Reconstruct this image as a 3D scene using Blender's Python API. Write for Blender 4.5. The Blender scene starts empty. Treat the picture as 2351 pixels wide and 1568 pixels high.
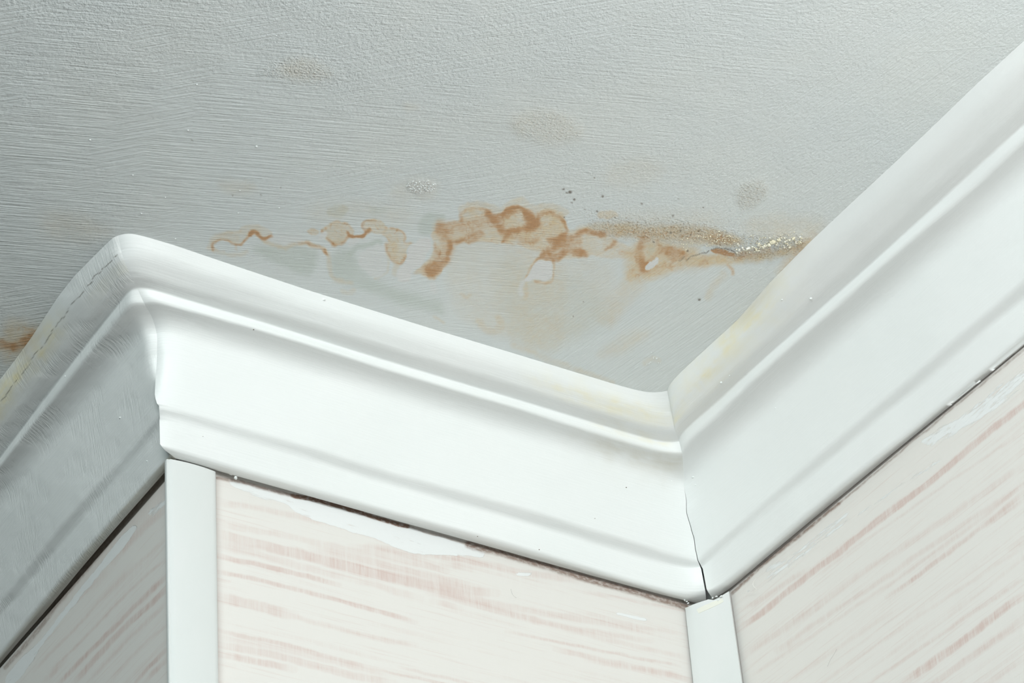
import bpy, bmesh, math, random
import numpy as np
from mathutils import Matrix, Vector

# ------------------------------------------------------------------ camera, world, lights, exposure
S = bpy.context.scene
COL = S.collection
CAM_F = 6747.254327852386
CAM_M = [[0.84846964, -0.52536331, -0.06397396], [0.26549253, 0.52707776, -0.80728109], [0.45783512, 0.66796888, 0.5866895]]
CAM_C = [-0.675987, -1.363189, -1.120443]
cd_ = bpy.data.cameras.new('camera')
cam = bpy.data.objects.new('camera', cd_)
COL.objects.link(cam)
cd_.sensor_width = 36.0
cd_.lens = CAM_F / 2351.0 * 36.0
cd_.clip_start = 0.05
_r, _d, _f = [Vector(v) for v in CAM_M]
mw = Matrix(((_r.x, -_d.x, -_f.x, CAM_C[0]), (_r.y, -_d.y, -_f.y, CAM_C[1]), (_r.z, -_d.z, -_f.z, CAM_C[2]), (0, 0, 0, 1)))
cam.matrix_world = mw
S.camera = cam

W = bpy.data.worlds.new('room_light')
S.world = W
W.use_nodes = True
WN = W.node_tree.nodes['Background']
WN.inputs['Color'].default_value = (0.84, 0.93, 0.97, 1)
WN.inputs['Strength'].default_value = 0.012

def area(name, loc, target, sx, sy, power, col):
    l = bpy.data.lights.new(name, 'AREA')
    l.shape = 'RECTANGLE'; l.size = sx; l.size_y = sy; l.energy = power; l.color = col
    o = bpy.data.objects.new(name, l); COL.objects.link(o)
    o.location = loc
    o.rotation_euler = (Vector(target) - Vector(loc)).to_track_quat('-Z', 'Y').to_euler()
    return o
area('key_light', (0.03, -0.90, -0.30), (0.17, 0, -0.05), 0.25, 0.20, 1.85, (1.0, 0.985, 0.965))  # unseen key light close in front of the mouldings
area('side_fill_light', (-2.2, -2.0, -0.30), (0, 0, -0.1), 0.8, 0.4, 30.0, (0.84, 1.0, 0.985))  # added soft fill from the left, no modelled window behind it
area('front_fill_light', (-1.5, -2.6, -0.22), (0, 0, -0.1), 1.0, 0.3, 32.0, (0.975, 1.0, 1.0))  # added fill from the left front, balanced against the side one
area('far_fill_light', (1.2, -2.6, -0.6), (0.17, 0, -0.05), 0.9, 0.8, 80.0, (0.95, 0.99, 1.0))  # added fill that lifts the left part of the ceiling

S.view_settings.view_transform = 'Standard'
S.view_settings.look = 'None'
S.view_settings.gamma = 1.0
S.view_settings.use_curve_mapping = False
S.view_settings.exposure = 0.11
DATA = {"RIDGE":{"B":[[[-120.0,-41.43,7.04,55.52,104.0,152.48,200.95,249.43,297.91,420.0],
[-77.8,-79.21,-77.41,-76.19,-75.96,-76.08,-76.78,-77.1,-77.5,-76.64]],
[[-120.0,-31.27,17.02,65.31,113.6,161.88,210.17,258.46,306.75,420.0],
[-61.38,-60.44,-62.02,-63.34,-63.06,-63.39,-64.17,-63.6,-62.98,-64.23]],
[[-120.0,-27.2,21.52,70.25,118.97,167.69,216.42,265.14,313.86,420.0],
[-51.63,-51.8,-51.95,-51.48,-51.12,-51.45,-51.75,-52.0,-52.12,-51.94]],
[[-120.0,-26.73,21.81,70.36,118.9,167.45,215.99,264.54,313.08,420.0],
[-52.78,-51.56,-53.3,-53.58,-52.29,-52.6,-53.13,-51.69,-51.56,-52.09]],
[[-120.0,-17.9,30.99,79.88,128.77,177.66,226.55,275.44,324.34,420.0],
[-36.49,-36.4,-36.31,-36.21,-36.12,-36.03,-35.94,-35.84,-35.75,-35.66]],
[[-120.0,-19.65,35.61,90.87,146.12,201.38,256.64,311.9,367.15,420.0],
[-20.2,-19.38,-20.08,-20.09,-17.44,-18.68,-18.96,-17.23,-15.8,-16.74]],
[[-120.0,-17.2,33.27,83.74,134.2,184.67,235.14,285.61,336.07,420.0],
[-15.62,-15.1,-15.05,-14.3,-11.24,-11.1,-11.46,-10.5,-8.9,-8.9]],
[[-120.0,-13.9,41.35,96.6,151.85,207.09,262.34,317.59,372.84,420.0],
[-8.92,-8.26,-8.0,-7.28,-7.06,-7.47,-6.62,-4.89,-3.82,-4.52]],
[[-120.0,-2.31,52.86,108.03,163.2,218.37,273.54,328.72,383.89,420.0],
[-3.34,-3.24,-2.89,-2.23,-1.05,-0.72,0.07,0.36,0.02,0.9]]],
"A":[[[-120.0,-71.38,-47.25,-23.12,1.01,25.14,49.27,73.4,97.53,700.0],
[-80.23,-77.53,-79.91,-82.08,-81.96,-80.48,-79.02,-78.31,-78.1,-74.4]],
[[-120.0,9.31,27.39,45.47,63.54,81.62,99.7,117.77,135.85,700.0],
[-63.94,-62.95,-62.9,-62.85,-62.67,-62.24,-61.65,-61.19,-60.91,-57.0]],
[[-120.0,-2.81,20.08,42.97,65.86,88.74,111.63,134.52,157.41,700.0],
[-54.88,-54.0,-53.59,-53.14,-52.7,-52.23,-51.64,-50.96,-50.28,-46.5]],
[[-120.0,-14.16,7.16,28.47,49.79,71.1,92.42,113.73,135.05,700.0],
[-53.66,-52.69,-52.71,-52.74,-52.65,-52.41,-52.13,-51.98,-51.95,-47.67]],
[[-120.0,-5.38,15.36,36.1,56.84,77.57,98.31,119.05,139.79,700.0],
[-36.35,-36.32,-36.52,-36.71,-36.9,-37.1,-37.29,-37.48,-37.68,-34.26]],
[[-120.0,44.24,71.59,98.94,126.3,153.65,181.0,208.35,235.71,700.0],
[-18.35,-15.98,-17.04,-17.87,-17.71,-16.96,-16.07,-15.01,-14.52,-12.06]],
[[-120.0,52.2,80.14,108.07,136.0,163.94,191.87,219.81,247.74,700.0],
[-13.87,-12.39,-12.36,-12.08,-11.49,-10.9,-10.23,-9.45,-9.04,-6.13]],
[[-120.0,15.16,50.8,86.45,122.09,157.73,193.37,229.02,264.66,700.0],
[-7.31,-5.6,-5.69,-5.76,-5.53,-4.79,-3.85,-2.46,-1.0,1.22]],
[[-120.0,7.19,45.33,83.47,121.61,159.75,197.89,236.03,274.17,700.0],
[-3.59,-2.77,-2.0,-1.14,0.03,1.37,2.34,2.75,3.42,6.6]]],
"C":[[[-1400.0,-471.77,-429.3,-386.83,-344.37,-301.9,-259.43,-216.96,-174.49,20.0],
[299.86,308.88,308.48,309.47,310.1,310.08,310.59,312.52,317.34,316.35]],
[[-1400.0,-441.35,-389.65,-337.95,-286.25,-234.55,-182.85,-131.15,-79.45,20.0],
[324.96,332.43,332.39,333.14,333.86,332.89,333.06,334.25,333.81,334.69]],
[[-1400.0,-428.15,-377.21,-326.27,-275.33,-224.39,-173.45,-122.51,-71.56,20.0],
[335.92,343.02,343.25,344.04,344.25,343.93,343.87,343.97,343.43,344.44]],
[[-1400.0,-425.19,-379.62,-334.05,-288.47,-242.9,-197.33,-151.76,-106.19,20.0],
[338.08,345.71,347.41,345.59,344.63,344.66,343.53,343.76,346.16,345.22]],
[[-1400.0,-274.46,-246.39,-218.33,-190.27,-162.21,-134.15,-106.08,-78.02,20.0],
[354.42,363.55,363.89,364.24,364.59,364.93,365.28,365.63,365.97,366.97]],
[[-1400.0,-366.66,-327.77,-288.89,-250.0,-211.12,-172.23,-133.35,-94.46,20.0],
[373.43,381.59,381.77,382.09,382.63,382.54,382.68,383.15,383.47,384.3]],
[[-1400.0,-355.88,-317.75,-279.61,-241.48,-203.34,-165.21,-127.08,-88.94,20.0],
[381.26,389.34,388.78,389.0,389.25,388.22,388.33,388.37,387.68,388.6]],
[[-1400.0,-345.48,-308.39,-271.3,-234.21,-197.11,-160.02,-122.93,-85.84,20.0],
[387.17,395.08,395.8,396.24,396.24,395.32,394.61,395.18,395.98,396.39]],
[[-1400.0,-337.99,-292.97,-247.95,-202.94,-157.92,-112.9,-67.88,-22.86,20.0],
[391.91,400.51,400.7,400.66,400.65,400.9,400.84,401.26,402.75,402.14]]]},
"OUT":[[0,-75.63,-72.12],
[0.3,-71.11,-67.17],
[0.7,-66.46,-63.15],
[1,-59.67,-57.08],
[2,-51.2,-48.78],
[3,-44.56,-45.04],
[3.6,-35.6,-37.08],
[4,-29.22,-30.2],
[4.15,-27.46,-28.56],
[4.4,-24.29,-21.72],
[4.8,-23.19,-16.77],
[4.95,-23.37,-19.09],
[5,-20.84,-18.2],
[6,-17.91,-13.52],
[6.6,-16.04,-7.46],
[7,-14.77,-8.6],
[7.5,-9.05,-5.44],
[8,-2.31,-3.29]],
"INB":[[0,321.21,-86.91],
[0.4,330.04,-77.68],
[1,337.18,-69.25],
[2,347.31,-59.97],
[3,351.05,-56.96],
[3.6,357.21,-48.84],
[4,365.34,-37.39],
[4.12,366.77,-34.76],
[4.26,369.24,-32.01],
[4.32,370.51,-30.68],
[4.44,371.37,-27.81],
[4.59,375.6,-25.03],
[4.65,377.08,-24.43],
[4.69,377.56,-23.37],
[4.77,380.4,-22.19],
[4.87,380.68,-20.35],
[4.92,382.61,-19.7],
[5,383.18,-18.67],
[5.5,384.68,-17.74],
[6,387.69,-15.67],
[6.2,387.76,-16.49],
[6.4,388.15,-16.85],
[6.6,389.23,-15.69],
[6.75,390.15,-15.97],
[6.85,390.69,-13.83],
[7,392.37,-11.98],
[7.5,396.29,-6.7],
[8,398.92,-3.28]],
"INC":[[0,321.21,-86.91],
[0.4,330.04,-77.68],
[1,337.18,-69.25],
[2,347.31,-59.97],
[3,351.05,-56.96],
[3.6,357.21,-48.84],
[4,365.34,-37.39],
[4.12,366.77,-34.76],
[4.26,369.34,-32.15],
[4.32,370.67,-30.92],
[4.44,371.54,-28.07],
[4.59,375.79,-25.31],
[4.65,377.27,-24.72],
[4.69,377.75,-23.67],
[4.77,380.6,-22.5],
[4.87,380.88,-20.67],
[4.92,382.82,-20.03],
[5,383.4,-19.0],
[5.5,384.93,-18.11],
[6,388.17,-16.41],
[6.2,388.48,-17.61],
[6.4,388.91,-18.04],
[6.6,389.92,-16.78],
[6.75,390.71,-16.85],
[6.85,391.25,-14.71],
[7,391.88,-14.75],
[7.5,395.18,-12.96],
[8,397.42,-11.66]],
"H":[0.0,15.0,16.2,23.2,25.0,76.7,80.4,98.2,100.0],
"CEIL":[["grey","poly",[[9.4,-106.0],
[23.8,-109.6],
[36.0,-117.3],
[42.1,-111.4],
[50.1,-92.6],
[44.9,-88.0],
[21.0,-93.1],
[2.7,-94.7]],0,0.75,10],
["grey","poly",[[47.3,-115.9],
[56.8,-126.5],
[68.8,-113.6],
[83.9,-105.9],
[99.3,-102.1],
[119.8,-104.7],
[134.7,-104.4],
[147.6,-91.0],
[106.3,-90.0],
[87.0,-91.9],
[68.7,-92.4],
[58.1,-98.6]],0,0.75,14],
["grey","poly",[[81.4,-165.2],
[79.9,-171.8],
[82.5,-178.6],
[88.3,-180.7],
[94.1,-179.0],
[94.7,-172.0],
[97.6,-165.1],
[93.4,-157.9],
[85.6,-159.0]],0,0.7,6],
["grey","poly",[[24.7,-151.7],
[26.3,-156.1],
[31.3,-159.6],
[36.1,-159.3],
[37.8,-152.0],
[33.6,-147.1],
[27.6,-148.6]],0,0.6,5],
["tan","poly",[[24.7,-151.7],
[26.3,-156.1],
[31.3,-159.6],
[36.1,-159.3],
[37.8,-152.0],
[33.6,-147.1],
[27.6,-148.6]],0,0.2,5],
["grey","poly",[[46.9,-164.9],
[49.3,-168.9],
[56.1,-171.4],
[58.9,-167.4],
[56.0,-161.3],
[51.5,-160.9]],0,0.5,6],
["tan","poly",[[13.8,-145.2],
[17.9,-154.5],
[34.2,-164.7],
[57.6,-174.9],
[70.0,-177.7],
[77.7,-170.6],
[78.1,-159.7],
[55.0,-159.0],
[36.8,-149.7],
[30.1,-140.7],
[18.7,-140.4]],0,0.16,26],
["tan","poly",[[103.6,-169.1],
[115.6,-177.1],
[133.9,-182.7],
[174.5,-190.4],
[241.9,-85.1],
[201.4,-87.6],
[161.9,-90.1],
[133.1,-115.4],
[120.7,-136.2]],0,0.2,18],
["tan","poly",[[138.1,-171.8],
[175.1,-171.6],
[193.9,-185.0],
[216.5,-185.0],
[235.0,-147.2],
[235.5,-106.8],
[226.8,-90.0],
[189.7,-87.9]],0,0.2,26],
["grey","poly",[[138.1,-171.8],
[176.7,-149.3],
[203.3,-170.5],
[249.8,-134.5],
[235.5,-106.8],
[226.8,-90.0],
[189.7,-87.9]],0,0.35,30],
["tan","poly",[[256.1,-115.1],
[259.7,-131.4],
[272.4,-139.8],
[274.7,-126.6],
[270.2,-107.7],
[255.4,-98.2]],0,0.3,16],
["tan","line",[[231.6,-192.7],
[234.7,-176.8],
[236.8,-162.0],
[237.9,-148.7],
[239.0,-139.2]],34,0.36,18],
["tan","poly",[[-21.8,-88.2],
[-24.5,-97.1],
[-19.4,-103.9],
[-11.3,-109.3],
[-13.6,-114.3],
[-10.2,-119.2],
[-3.5,-121.7],
[3.7,-119.4],
[7.7,-117.1],
[6.0,-110.2],
[0.7,-110.5],
[-3.3,-112.2],
[-3.2,-103.7],
[-5.1,-98.6],
[-11.2,-96.9],
[-16.1,-97.5],
[-20.2,-94.2],
[-20.4,-90.8]],0,0.42,3],
["tan","line",[[-21.4,-86.5],
[-14.5,-85.4],
[-4.7,-86.6],
[1.3,-90.6],
[2.4,-93.0]],7,0.35,4],
["tan","line",[[-22.1,-88.0],
[-24.2,-94.4],
[-23.6,-98.8],
[-19.5,-104.2],
[-11.1,-110.0]],5,0.3,3],
["rust","line",[[-19.2,-86.1],
[-21.0,-91.9],
[-19.7,-96.1],
[-15.4,-98.4],
[-11.4,-97.2],
[-7.7,-96.9],
[-4.6,-99.8],
[-3.4,-104.1],
[-3.5,-108.7],
[-3.9,-112.6]],4.5,0.55,3.5],
["rust","line",[[-3.7,-109.0],
[-4.0,-112.9],
[-2.3,-113.4],
[0.3,-111.4],
[3.6,-109.4],
[6.2,-110.3],
[7.9,-113.8]],6,0.8,4],
["rust","line",[[-4.0,-111.8],
[-1.9,-113.2]],11,0.7,6],
["rust","line",[[-20.7,-89.7],
[-17.6,-87.0],
[-11.3,-88.3]],4,0.3,3],
["rust","line",[[-7.9,-97.2],
[-5.4,-92.8]],5,0.3,4],
["tan","line",[[6.1,-108.0],
[13.5,-107.1],
[19.2,-107.3],
[22.9,-109.1],
[25.9,-114.4],
[28.7,-117.7],
[34.1,-118.6],
[40.3,-118.0],
[44.4,-116.0]],6,0.5,4],
["rust","line",[[25.7,-114.7],
[28.3,-118.5],
[32.1,-118.0],
[36.9,-117.8],
[44.4,-116.0]],6,0.45,5],
["rust","line",[[43.9,-115.7],
[46.6,-114.1]],6,0.5,4],
["pale","poly",[[9.2,-115.2],
[12.6,-119.7],
[24.1,-121.9],
[27.4,-118.0],
[22.7,-109.4],
[17.5,-108.3],
[7.7,-109.2]],0,0.45,6],
["tan","poly",[[23.3,-128.9],
[26.2,-133.2],
[30.9,-131.9],
[31.6,-127.4],
[27.1,-125.1]],0,0.55,3],
["rust","poly",[[23.3,-128.9],
[26.2,-133.2],
[30.9,-131.9],
[31.6,-127.4],
[27.1,-125.1]],0,0.15,3],
["tan","poly",[[33.7,-140.7],
[36.2,-146.6],
[42.4,-148.0],
[49.7,-143.4],
[52.9,-137.2],
[49.5,-136.4],
[51.0,-130.6],
[50.5,-125.1],
[47.4,-122.2],
[41.8,-125.9],
[35.7,-128.4],
[30.8,-133.7]],0,0.62,3],
["rust","line",[[32.3,-132.6],
[36.9,-128.5],
[42.5,-125.7],
[47.4,-122.6],
[50.3,-125.4],
[50.8,-130.9],
[49.5,-135.8]],6,0.45,4],
["rust","line",[[33.8,-140.4],
[36.2,-146.6],
[42.8,-147.2],
[49.5,-143.3]],5,0.22,4],
["grey","poly",[[43.8,-132.9],
[46.1,-135.0],
[49.1,-132.8],
[49.0,-127.7],
[46.0,-128.5]],0,0.6,4],
["rust","line",[[46.8,-139.1],
[50.2,-136.2],
[53.9,-136.9],
[57.5,-139.9],
[58.6,-144.2],
[59.2,-147.7]],6,0.85,3.5],
["rust","line",[[58.7,-145.2],
[54.3,-146.6],
[52.7,-150.5],
[54.2,-154.2],
[57.9,-156.8]],4.5,0.5,3.5],
["tan","poly",[[52.3,-150.2],
[55.0,-159.0],
[61.1,-158.4],
[66.0,-154.0],
[71.1,-157.5],
[77.3,-157.0],
[82.0,-152.4],
[84.2,-146.5],
[88.7,-149.7],
[88.4,-144.5],
[88.5,-138.9],
[91.7,-136.3],
[93.2,-129.9],
[91.3,-123.7],
[84.9,-127.2],
[79.7,-130.6],
[75.0,-135.8],
[74.4,-141.1],
[70.1,-146.4],
[63.4,-145.2],
[59.1,-145.4]],0,0.6,3],
["rust","line",[[68.8,-155.4],
[77.5,-156.7],
[81.8,-152.3],
[84.1,-146.4],
[88.8,-149.4]],4,0.35,3.5],
["rust","line",[[73.7,-138.9],
[76.2,-134.5],
[83.0,-128.5],
[91.0,-124.0],
[93.3,-130.3],
[91.5,-136.2]],6,0.42,5],
["rust","line",[[66.2,-153.7],
[67.8,-148.9]],6,0.35,4],
["tan","line",[[91.0,-124.0],
[94.5,-115.2]],10,0.35,5],
["pale","poly",[[89.0,-141.0],
[89.5,-150.3],
[93.4,-157.9],
[98.7,-155.0],
[102.4,-147.8],
[102.5,-140.3],
[105.9,-132.5],
[101.3,-126.4],
[107.3,-113.6],
[99.8,-109.8],
[94.2,-118.5],
[94.8,-126.8],
[91.9,-136.4]],0,0.95,3],
["pale","poly",[[63.8,-122.5],
[65.1,-130.7],
[71.7,-137.8],
[77.8,-133.0],
[83.8,-125.1],
[88.9,-112.3],
[86.4,-106.2],
[76.1,-111.2],
[68.8,-113.6]],0,0.55,4],
["pale","poly",[[33.0,-129.2],
[34.6,-133.8],
[38.7,-128.4],
[37.6,-125.1],
[33.5,-123.9]],0,0.9,3],
["pale","poly",[[51.7,-131.4],
[56.0,-136.3],
[59.0,-135.1],
[56.8,-126.5],
[54.2,-127.0]],0,0.7,4],
["tan","line",[[79.5,-130.5],
[85.1,-123.8],
[90.1,-113.0],
[86.6,-106.4]],4,0.3,3],
["grey","line",[[59.2,-120.1],
[59.5,-125.9],
[62.0,-131.9],
[69.5,-139.5]],8,0.8,4],
["tan","line",[[46.8,-115.7],
[52.2,-107.1],
[59.6,-97.4],
[68.0,-93.6],
[74.6,-95.0]],6,0.35,4],
["tan","line",[[73.8,-85.3],
[78.4,-85.7],
[80.4,-88.6]],9,0.3,5],
["rust","line",[[64.1,-92.0],
[70.0,-92.1],
[73.8,-95.0]],4,0.15,4],
["tan","line",[[140.0,-87.1],
[144.7,-87.5],
[148.0,-86.1]],5,0.35,4],
["tan","line",[[167.7,-97.1],
[174.4,-90.3],
[182.5,-91.4],
[183.1,-98.8],
[177.4,-106.0]],12,0.3,6],
["tan","line",[[142.5,-116.2],
[147.1,-113.6],
[147.2,-118.6]],6,0.35,4],
["pale","poly",[[117.4,-119.1],
[119.4,-122.0],
[127.9,-112.7],
[128.3,-107.0],
[123.7,-110.6]],0,0.5,5],
["tan","poly",[[94.7,-172.0],
[99.2,-176.5],
[104.6,-179.8],
[99.5,-188.3],
[103.7,-192.8],
[110.4,-197.5],
[116.6,-195.2],
[121.6,-196.8],
[124.0,-202.7],
[130.0,-208.5],
[135.9,-208.8],
[141.7,-207.2],
[144.1,-214.8],
[150.5,-216.3],
[160.1,-212.9],
[174.5,-190.4],
[167.8,-181.3],
[154.0,-179.9],
[141.0,-175.1],
[130.9,-171.8],
[117.0,-164.7],
[110.5,-161.4],
[113.0,-153.3],
[116.3,-141.6],
[122.3,-125.4],
[117.9,-120.3],
[110.3,-125.1],
[103.3,-122.5],
[105.9,-132.5],
[106.3,-144.2],
[99.5,-155.8],
[94.2,-160.6],
[97.1,-165.8]],0,0.55,4],
["tan","poly",[[121.7,-198.4],
[124.9,-204.9],
[130.8,-208.9],
[138.4,-205.5],
[142.2,-212.0],
[147.2,-215.5],
[153.5,-213.2],
[161.7,-209.1],
[167.8,-203.9],
[171.7,-205.9],
[182.4,-210.4],
[190.7,-209.0],
[201.4,-207.9],
[208.9,-207.9],
[217.3,-202.7],
[218.3,-193.7],
[205.1,-190.8],
[192.9,-186.5],
[186.3,-179.3],
[173.2,-174.5],
[158.5,-178.4],
[139.0,-170.3]],0,0.5,5],
["rust","poly",[[95.5,-170.5],
[105.0,-179.1],
[104.0,-192.4],
[117.0,-194.5],
[130.4,-207.8],
[144.6,-214.1],
[160.1,-212.9],
[172.7,-193.2],
[153.1,-181.3],
[130.0,-173.3],
[111.0,-162.6],
[112.1,-152.8],
[120.5,-128.4],
[112.1,-126.1],
[107.2,-144.6]],0,0.07,9],
["rust","poly",[[122.4,-197.2],
[131.3,-208.2],
[147.7,-214.8],
[167.1,-203.5],
[190.7,-209.0],
[209.8,-206.5],
[214.6,-195.6],
[192.0,-187.9],
[173.2,-174.5],
[138.1,-171.8]],0,0.07,12],
["tan","line",[[99.1,-190.4],
[107.9,-199.7],
[115.6,-200.7],
[121.6,-198.7],
[123.5,-207.3],
[127.0,-214.3],
[130.6,-213.4],
[134.6,-209.9],
[143.3,-216.2],
[149.6,-217.7],
[156.9,-215.9]],14,0.4,4],
["rust","line",[[104.2,-180.5],
[99.8,-187.8],
[103.7,-192.8],
[110.5,-197.4],
[115.9,-195.4]],5,0.4,4],
["rust","line",[[94.6,-170.1],
[101.1,-171.2],
[107.2,-175.0],
[112.6,-182.1],
[117.6,-185.6],
[119.8,-190.0]],22,0.42,12],
["rust","line",[[115.9,-194.3],
[121.4,-191.2],
[127.2,-186.8],
[132.1,-183.7],
[136.4,-183.6],
[139.5,-187.5]],13,0.6,8],
["rust","line",[[120.7,-192.3],
[124.4,-194.2],
[126.0,-201.3],
[130.9,-207.1],
[136.8,-207.2]],10,0.55,6],
["rust","line",[[135.8,-206.9],
[141.8,-203.1],
[143.8,-197.1],
[142.4,-190.9],
[139.1,-186.1]],9,0.5,5],
["rust","line",[[140.2,-199.9],
[145.2,-200.6],
[146.2,-196.1]],18,0.55,9],
["rust","line",[[112.6,-162.1],
[115.4,-165.8],
[115.5,-169.6],
[118.4,-174.8],
[123.5,-176.3],
[121.4,-171.5],
[118.7,-166.0]],9,0.6,6],
["rust","line",[[97.2,-167.7],
[104.7,-162.2],
[110.5,-155.8],
[112.1,-147.1],
[114.1,-139.6],
[113.2,-132.4],
[111.8,-128.8]],24,0.5,12],
["rust","line",[[108.2,-160.3],
[112.1,-154.7],
[113.7,-146.0],
[115.3,-139.2]],8,0.5,5],
["rust","line",[[102.5,-151.7],
[108.2,-145.1],
[109.8,-138.3]],6,0.4,5],
["rust","poly",[[109.0,-128.3],
[107.8,-135.4],
[111.5,-141.5],
[118.2,-136.9],
[120.1,-125.9],
[118.1,-121.0],
[112.5,-124.4]],0,0.42,6],
["rust","line",[[110.9,-129.3],
[116.7,-126.5],
[117.3,-130.7]],9,0.35,5],
["rust","line",[[103.2,-123.1],
[107.8,-129.3]],8,0.2,6],
["rust","line",[[136.2,-183.9],
[137.4,-178.0],
[138.0,-175.1]],7,0.55,5],
["rust","line",[[144.3,-181.5],
[152.1,-180.8],
[155.4,-185.3]],9,0.3,6],
["rust","line",[[144.6,-171.3],
[153.8,-170.3]],8,0.15,8],
["rust","line",[[122.4,-197.2],
[125.1,-204.5],
[130.4,-207.7],
[135.3,-205.7],
[139.5,-203.2]],7,0.5,5],
["rust","line",[[137.0,-204.8],
[142.4,-201.0],
[144.1,-194.5],
[144.0,-191.7]],16,0.55,8],
["rust","line",[[144.7,-202.2],
[143.9,-206.4],
[145.7,-210.7],
[149.5,-213.0],
[156.2,-210.9],
[162.1,-208.4],
[165.1,-204.7],
[168.0,-203.0],
[168.4,-198.5],
[167.0,-195.0]],5.5,0.62,4],
["rust","line",[[132.9,-182.2],
[137.0,-182.5],
[138.7,-178.7]],10,0.5,6],
["rust","line",[[143.3,-181.0],
[151.6,-183.4],
[155.8,-186.5]],10,0.25,8],
["rust","line",[[162.8,-189.1],
[165.8,-192.0],
[169.0,-196.6],
[173.7,-199.0],
[176.1,-204.7],
[180.5,-207.5],
[186.7,-207.9],
[190.9,-207.2]],10,0.7,6],
["rust","line",[[167.9,-190.7],
[169.8,-184.2],
[168.6,-177.9],
[167.3,-173.8],
[173.7,-173.8],
[176.3,-179.5],
[178.5,-185.7],
[182.7,-186.9],
[189.4,-186.6]],14,0.7,8],
["rust","line",[[169.7,-193.6],
[174.4,-192.2],
[180.0,-196.9]],16,0.5,9],
["rust","line",[[185.5,-186.5],
[190.1,-185.0]],14,0.5,7],
["rust","line",[[167.9,-194.5],
[172.9,-187.7]],16,0.3,9],
["rust","line",[[167.2,-173.3],
[167.1,-165.6],
[169.0,-156.0],
[170.6,-149.1]],6,0.55,5],
["rust","line",[[174.0,-173.3],
[179.1,-168.8],
[183.1,-161.3],
[186.4,-153.8],
[184.0,-150.6],
[177.4,-149.2]],5,0.45,4],
["tan","line",[[172.0,-146.8],
[177.6,-137.9],
[180.4,-131.5]],9,0.3,6],
["pale","poly",[[167.3,-163.8],
[169.0,-169.5],
[174.6,-171.4],
[179.3,-166.1],
[183.4,-158.5],
[183.4,-152.6],
[176.5,-152.6],
[172.7,-145.7],
[170.3,-146.0],
[171.0,-154.5]],0,1.3,2.5],
["pale","line",[[171.0,-144.4],
[175.8,-133.1]],6,0.5,5],
["rust","line",[[187.5,-210.2],
[192.1,-210.7],
[197.9,-211.4]],9,0.35,7],
["rust","line",[[201.2,-206.3],
[202.5,-200.9],
[200.1,-198.5]],7,0.55,5],
["tan","poly",[[169.9,-204.9],
[179.2,-215.3],
[191.7,-222.6],
[206.5,-228.3],
[220.4,-235.5],
[235.3,-241.2],
[250.6,-246.6],
[263.6,-246.3],
[272.7,-244.3],
[270.0,-237.2],
[259.6,-233.8],
[251.1,-227.6],
[239.8,-225.6],
[223.3,-221.9],
[214.0,-217.2],
[199.1,-211.4],
[183.3,-209.0]],0,0.75,9],
["rust","poly",[[189.3,-216.7],
[208.4,-225.6],
[222.8,-232.0],
[237.3,-238.5],
[252.7,-243.6],
[265.0,-244.2],
[264.3,-236.2],
[250.6,-228.3],
[233.7,-225.3],
[217.4,-221.4],
[197.7,-213.5]],0,0.36,12],
["sand","poly",[[171.8,-215.2],
[189.4,-226.1],
[218.1,-238.9],
[248.9,-249.1],
[267.8,-249.4],
[300.7,-266.2],
[311.5,-260.4],
[305.5,-241.9],
[287.4,-230.8],
[275.0,-226.4],
[254.9,-231.4],
[239.8,-225.6],
[214.5,-216.5],
[188.4,-208.8]],0,1,16],
["sand","poly",[[160.1,-223.9],
[259.7,-269.6],
[287.3,-266.9],
[220.0,-236.2],
[172.7,-213.8]],0,0.35,40],
["tan","poly",[[175.1,-224.3],
[176.8,-230.3],
[184.1,-232.2],
[189.1,-227.4],
[184.5,-222.3],
[178.8,-221.6]],0,0.5,4],
["tan","poly",[[185.7,-231.6],
[232.4,-254.6],
[250.6,-255.6],
[249.8,-247.7],
[192.1,-221.9]],0,0.2,26],
["rust","line",[[214.9,-217.6],
[216.8,-210.1],
[220.2,-202.3],
[227.8,-196.6],
[232.3,-192.1]],18,0.5,10],
["rust","line",[[223.0,-203.7],
[231.8,-192.8]],10,0.4,6],
["rust","line",[[217.3,-208.4],
[215.7,-201.5],
[209.8,-198.9]],9,0.35,7],
["rust","line",[[232.3,-192.1],
[232.3,-199.3],
[233.7,-205.7],
[228.1,-214.0],
[222.9,-218.9]],9,0.45,6],
["tan","poly",[[208.9,-211.7],
[223.8,-223.1],
[246.4,-225.2],
[255.0,-222.0],
[259.2,-206.7],
[247.9,-195.2],
[238.5,-180.6],
[229.9,-176.3],
[216.5,-192.7]],0,0.75,14],
["grey","poly",[[220.1,-213.7],
[222.4,-216.8],
[229.1,-208.7],
[231.5,-201.4],
[230.1,-199.7]],0,1,4],
["rust","poly",[[227.6,-215.6],
[231.8,-220.6],
[241.3,-219.7],
[251.8,-217.4],
[252.3,-212.9],
[247.2,-207.4],
[239.6,-204.5],
[232.9,-207.8]],0,0.5,10],
["rust","line",[[236.2,-212.3],
[244.7,-214.8]],14,0.3,9],
["rust","line",[[238.3,-196.1],
[249.7,-201.9],
[259.7,-206.0],
[264.3,-212.3]],20,0.26,14],
["rust","line",[[227.9,-183.1],
[232.6,-187.4],
[237.4,-191.8]],16,0.2,12],
["pale","poly",[[233.3,-193.2],
[232.6,-196.1],
[234.9,-201.1],
[234.6,-204.2],
[238.4,-200.0],
[236.6,-195.2],
[234.5,-192.3]],0,2,1.5],
["tan","poly",[[250.5,-210.1],
[260.7,-223.0],
[275.9,-228.8],
[285.3,-237.4],
[299.3,-250.3],
[304.7,-260.7],
[310.4,-263.6],
[310.0,-250.0],
[300.7,-239.5],
[288.5,-229.4],
[276.2,-219.3],
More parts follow.
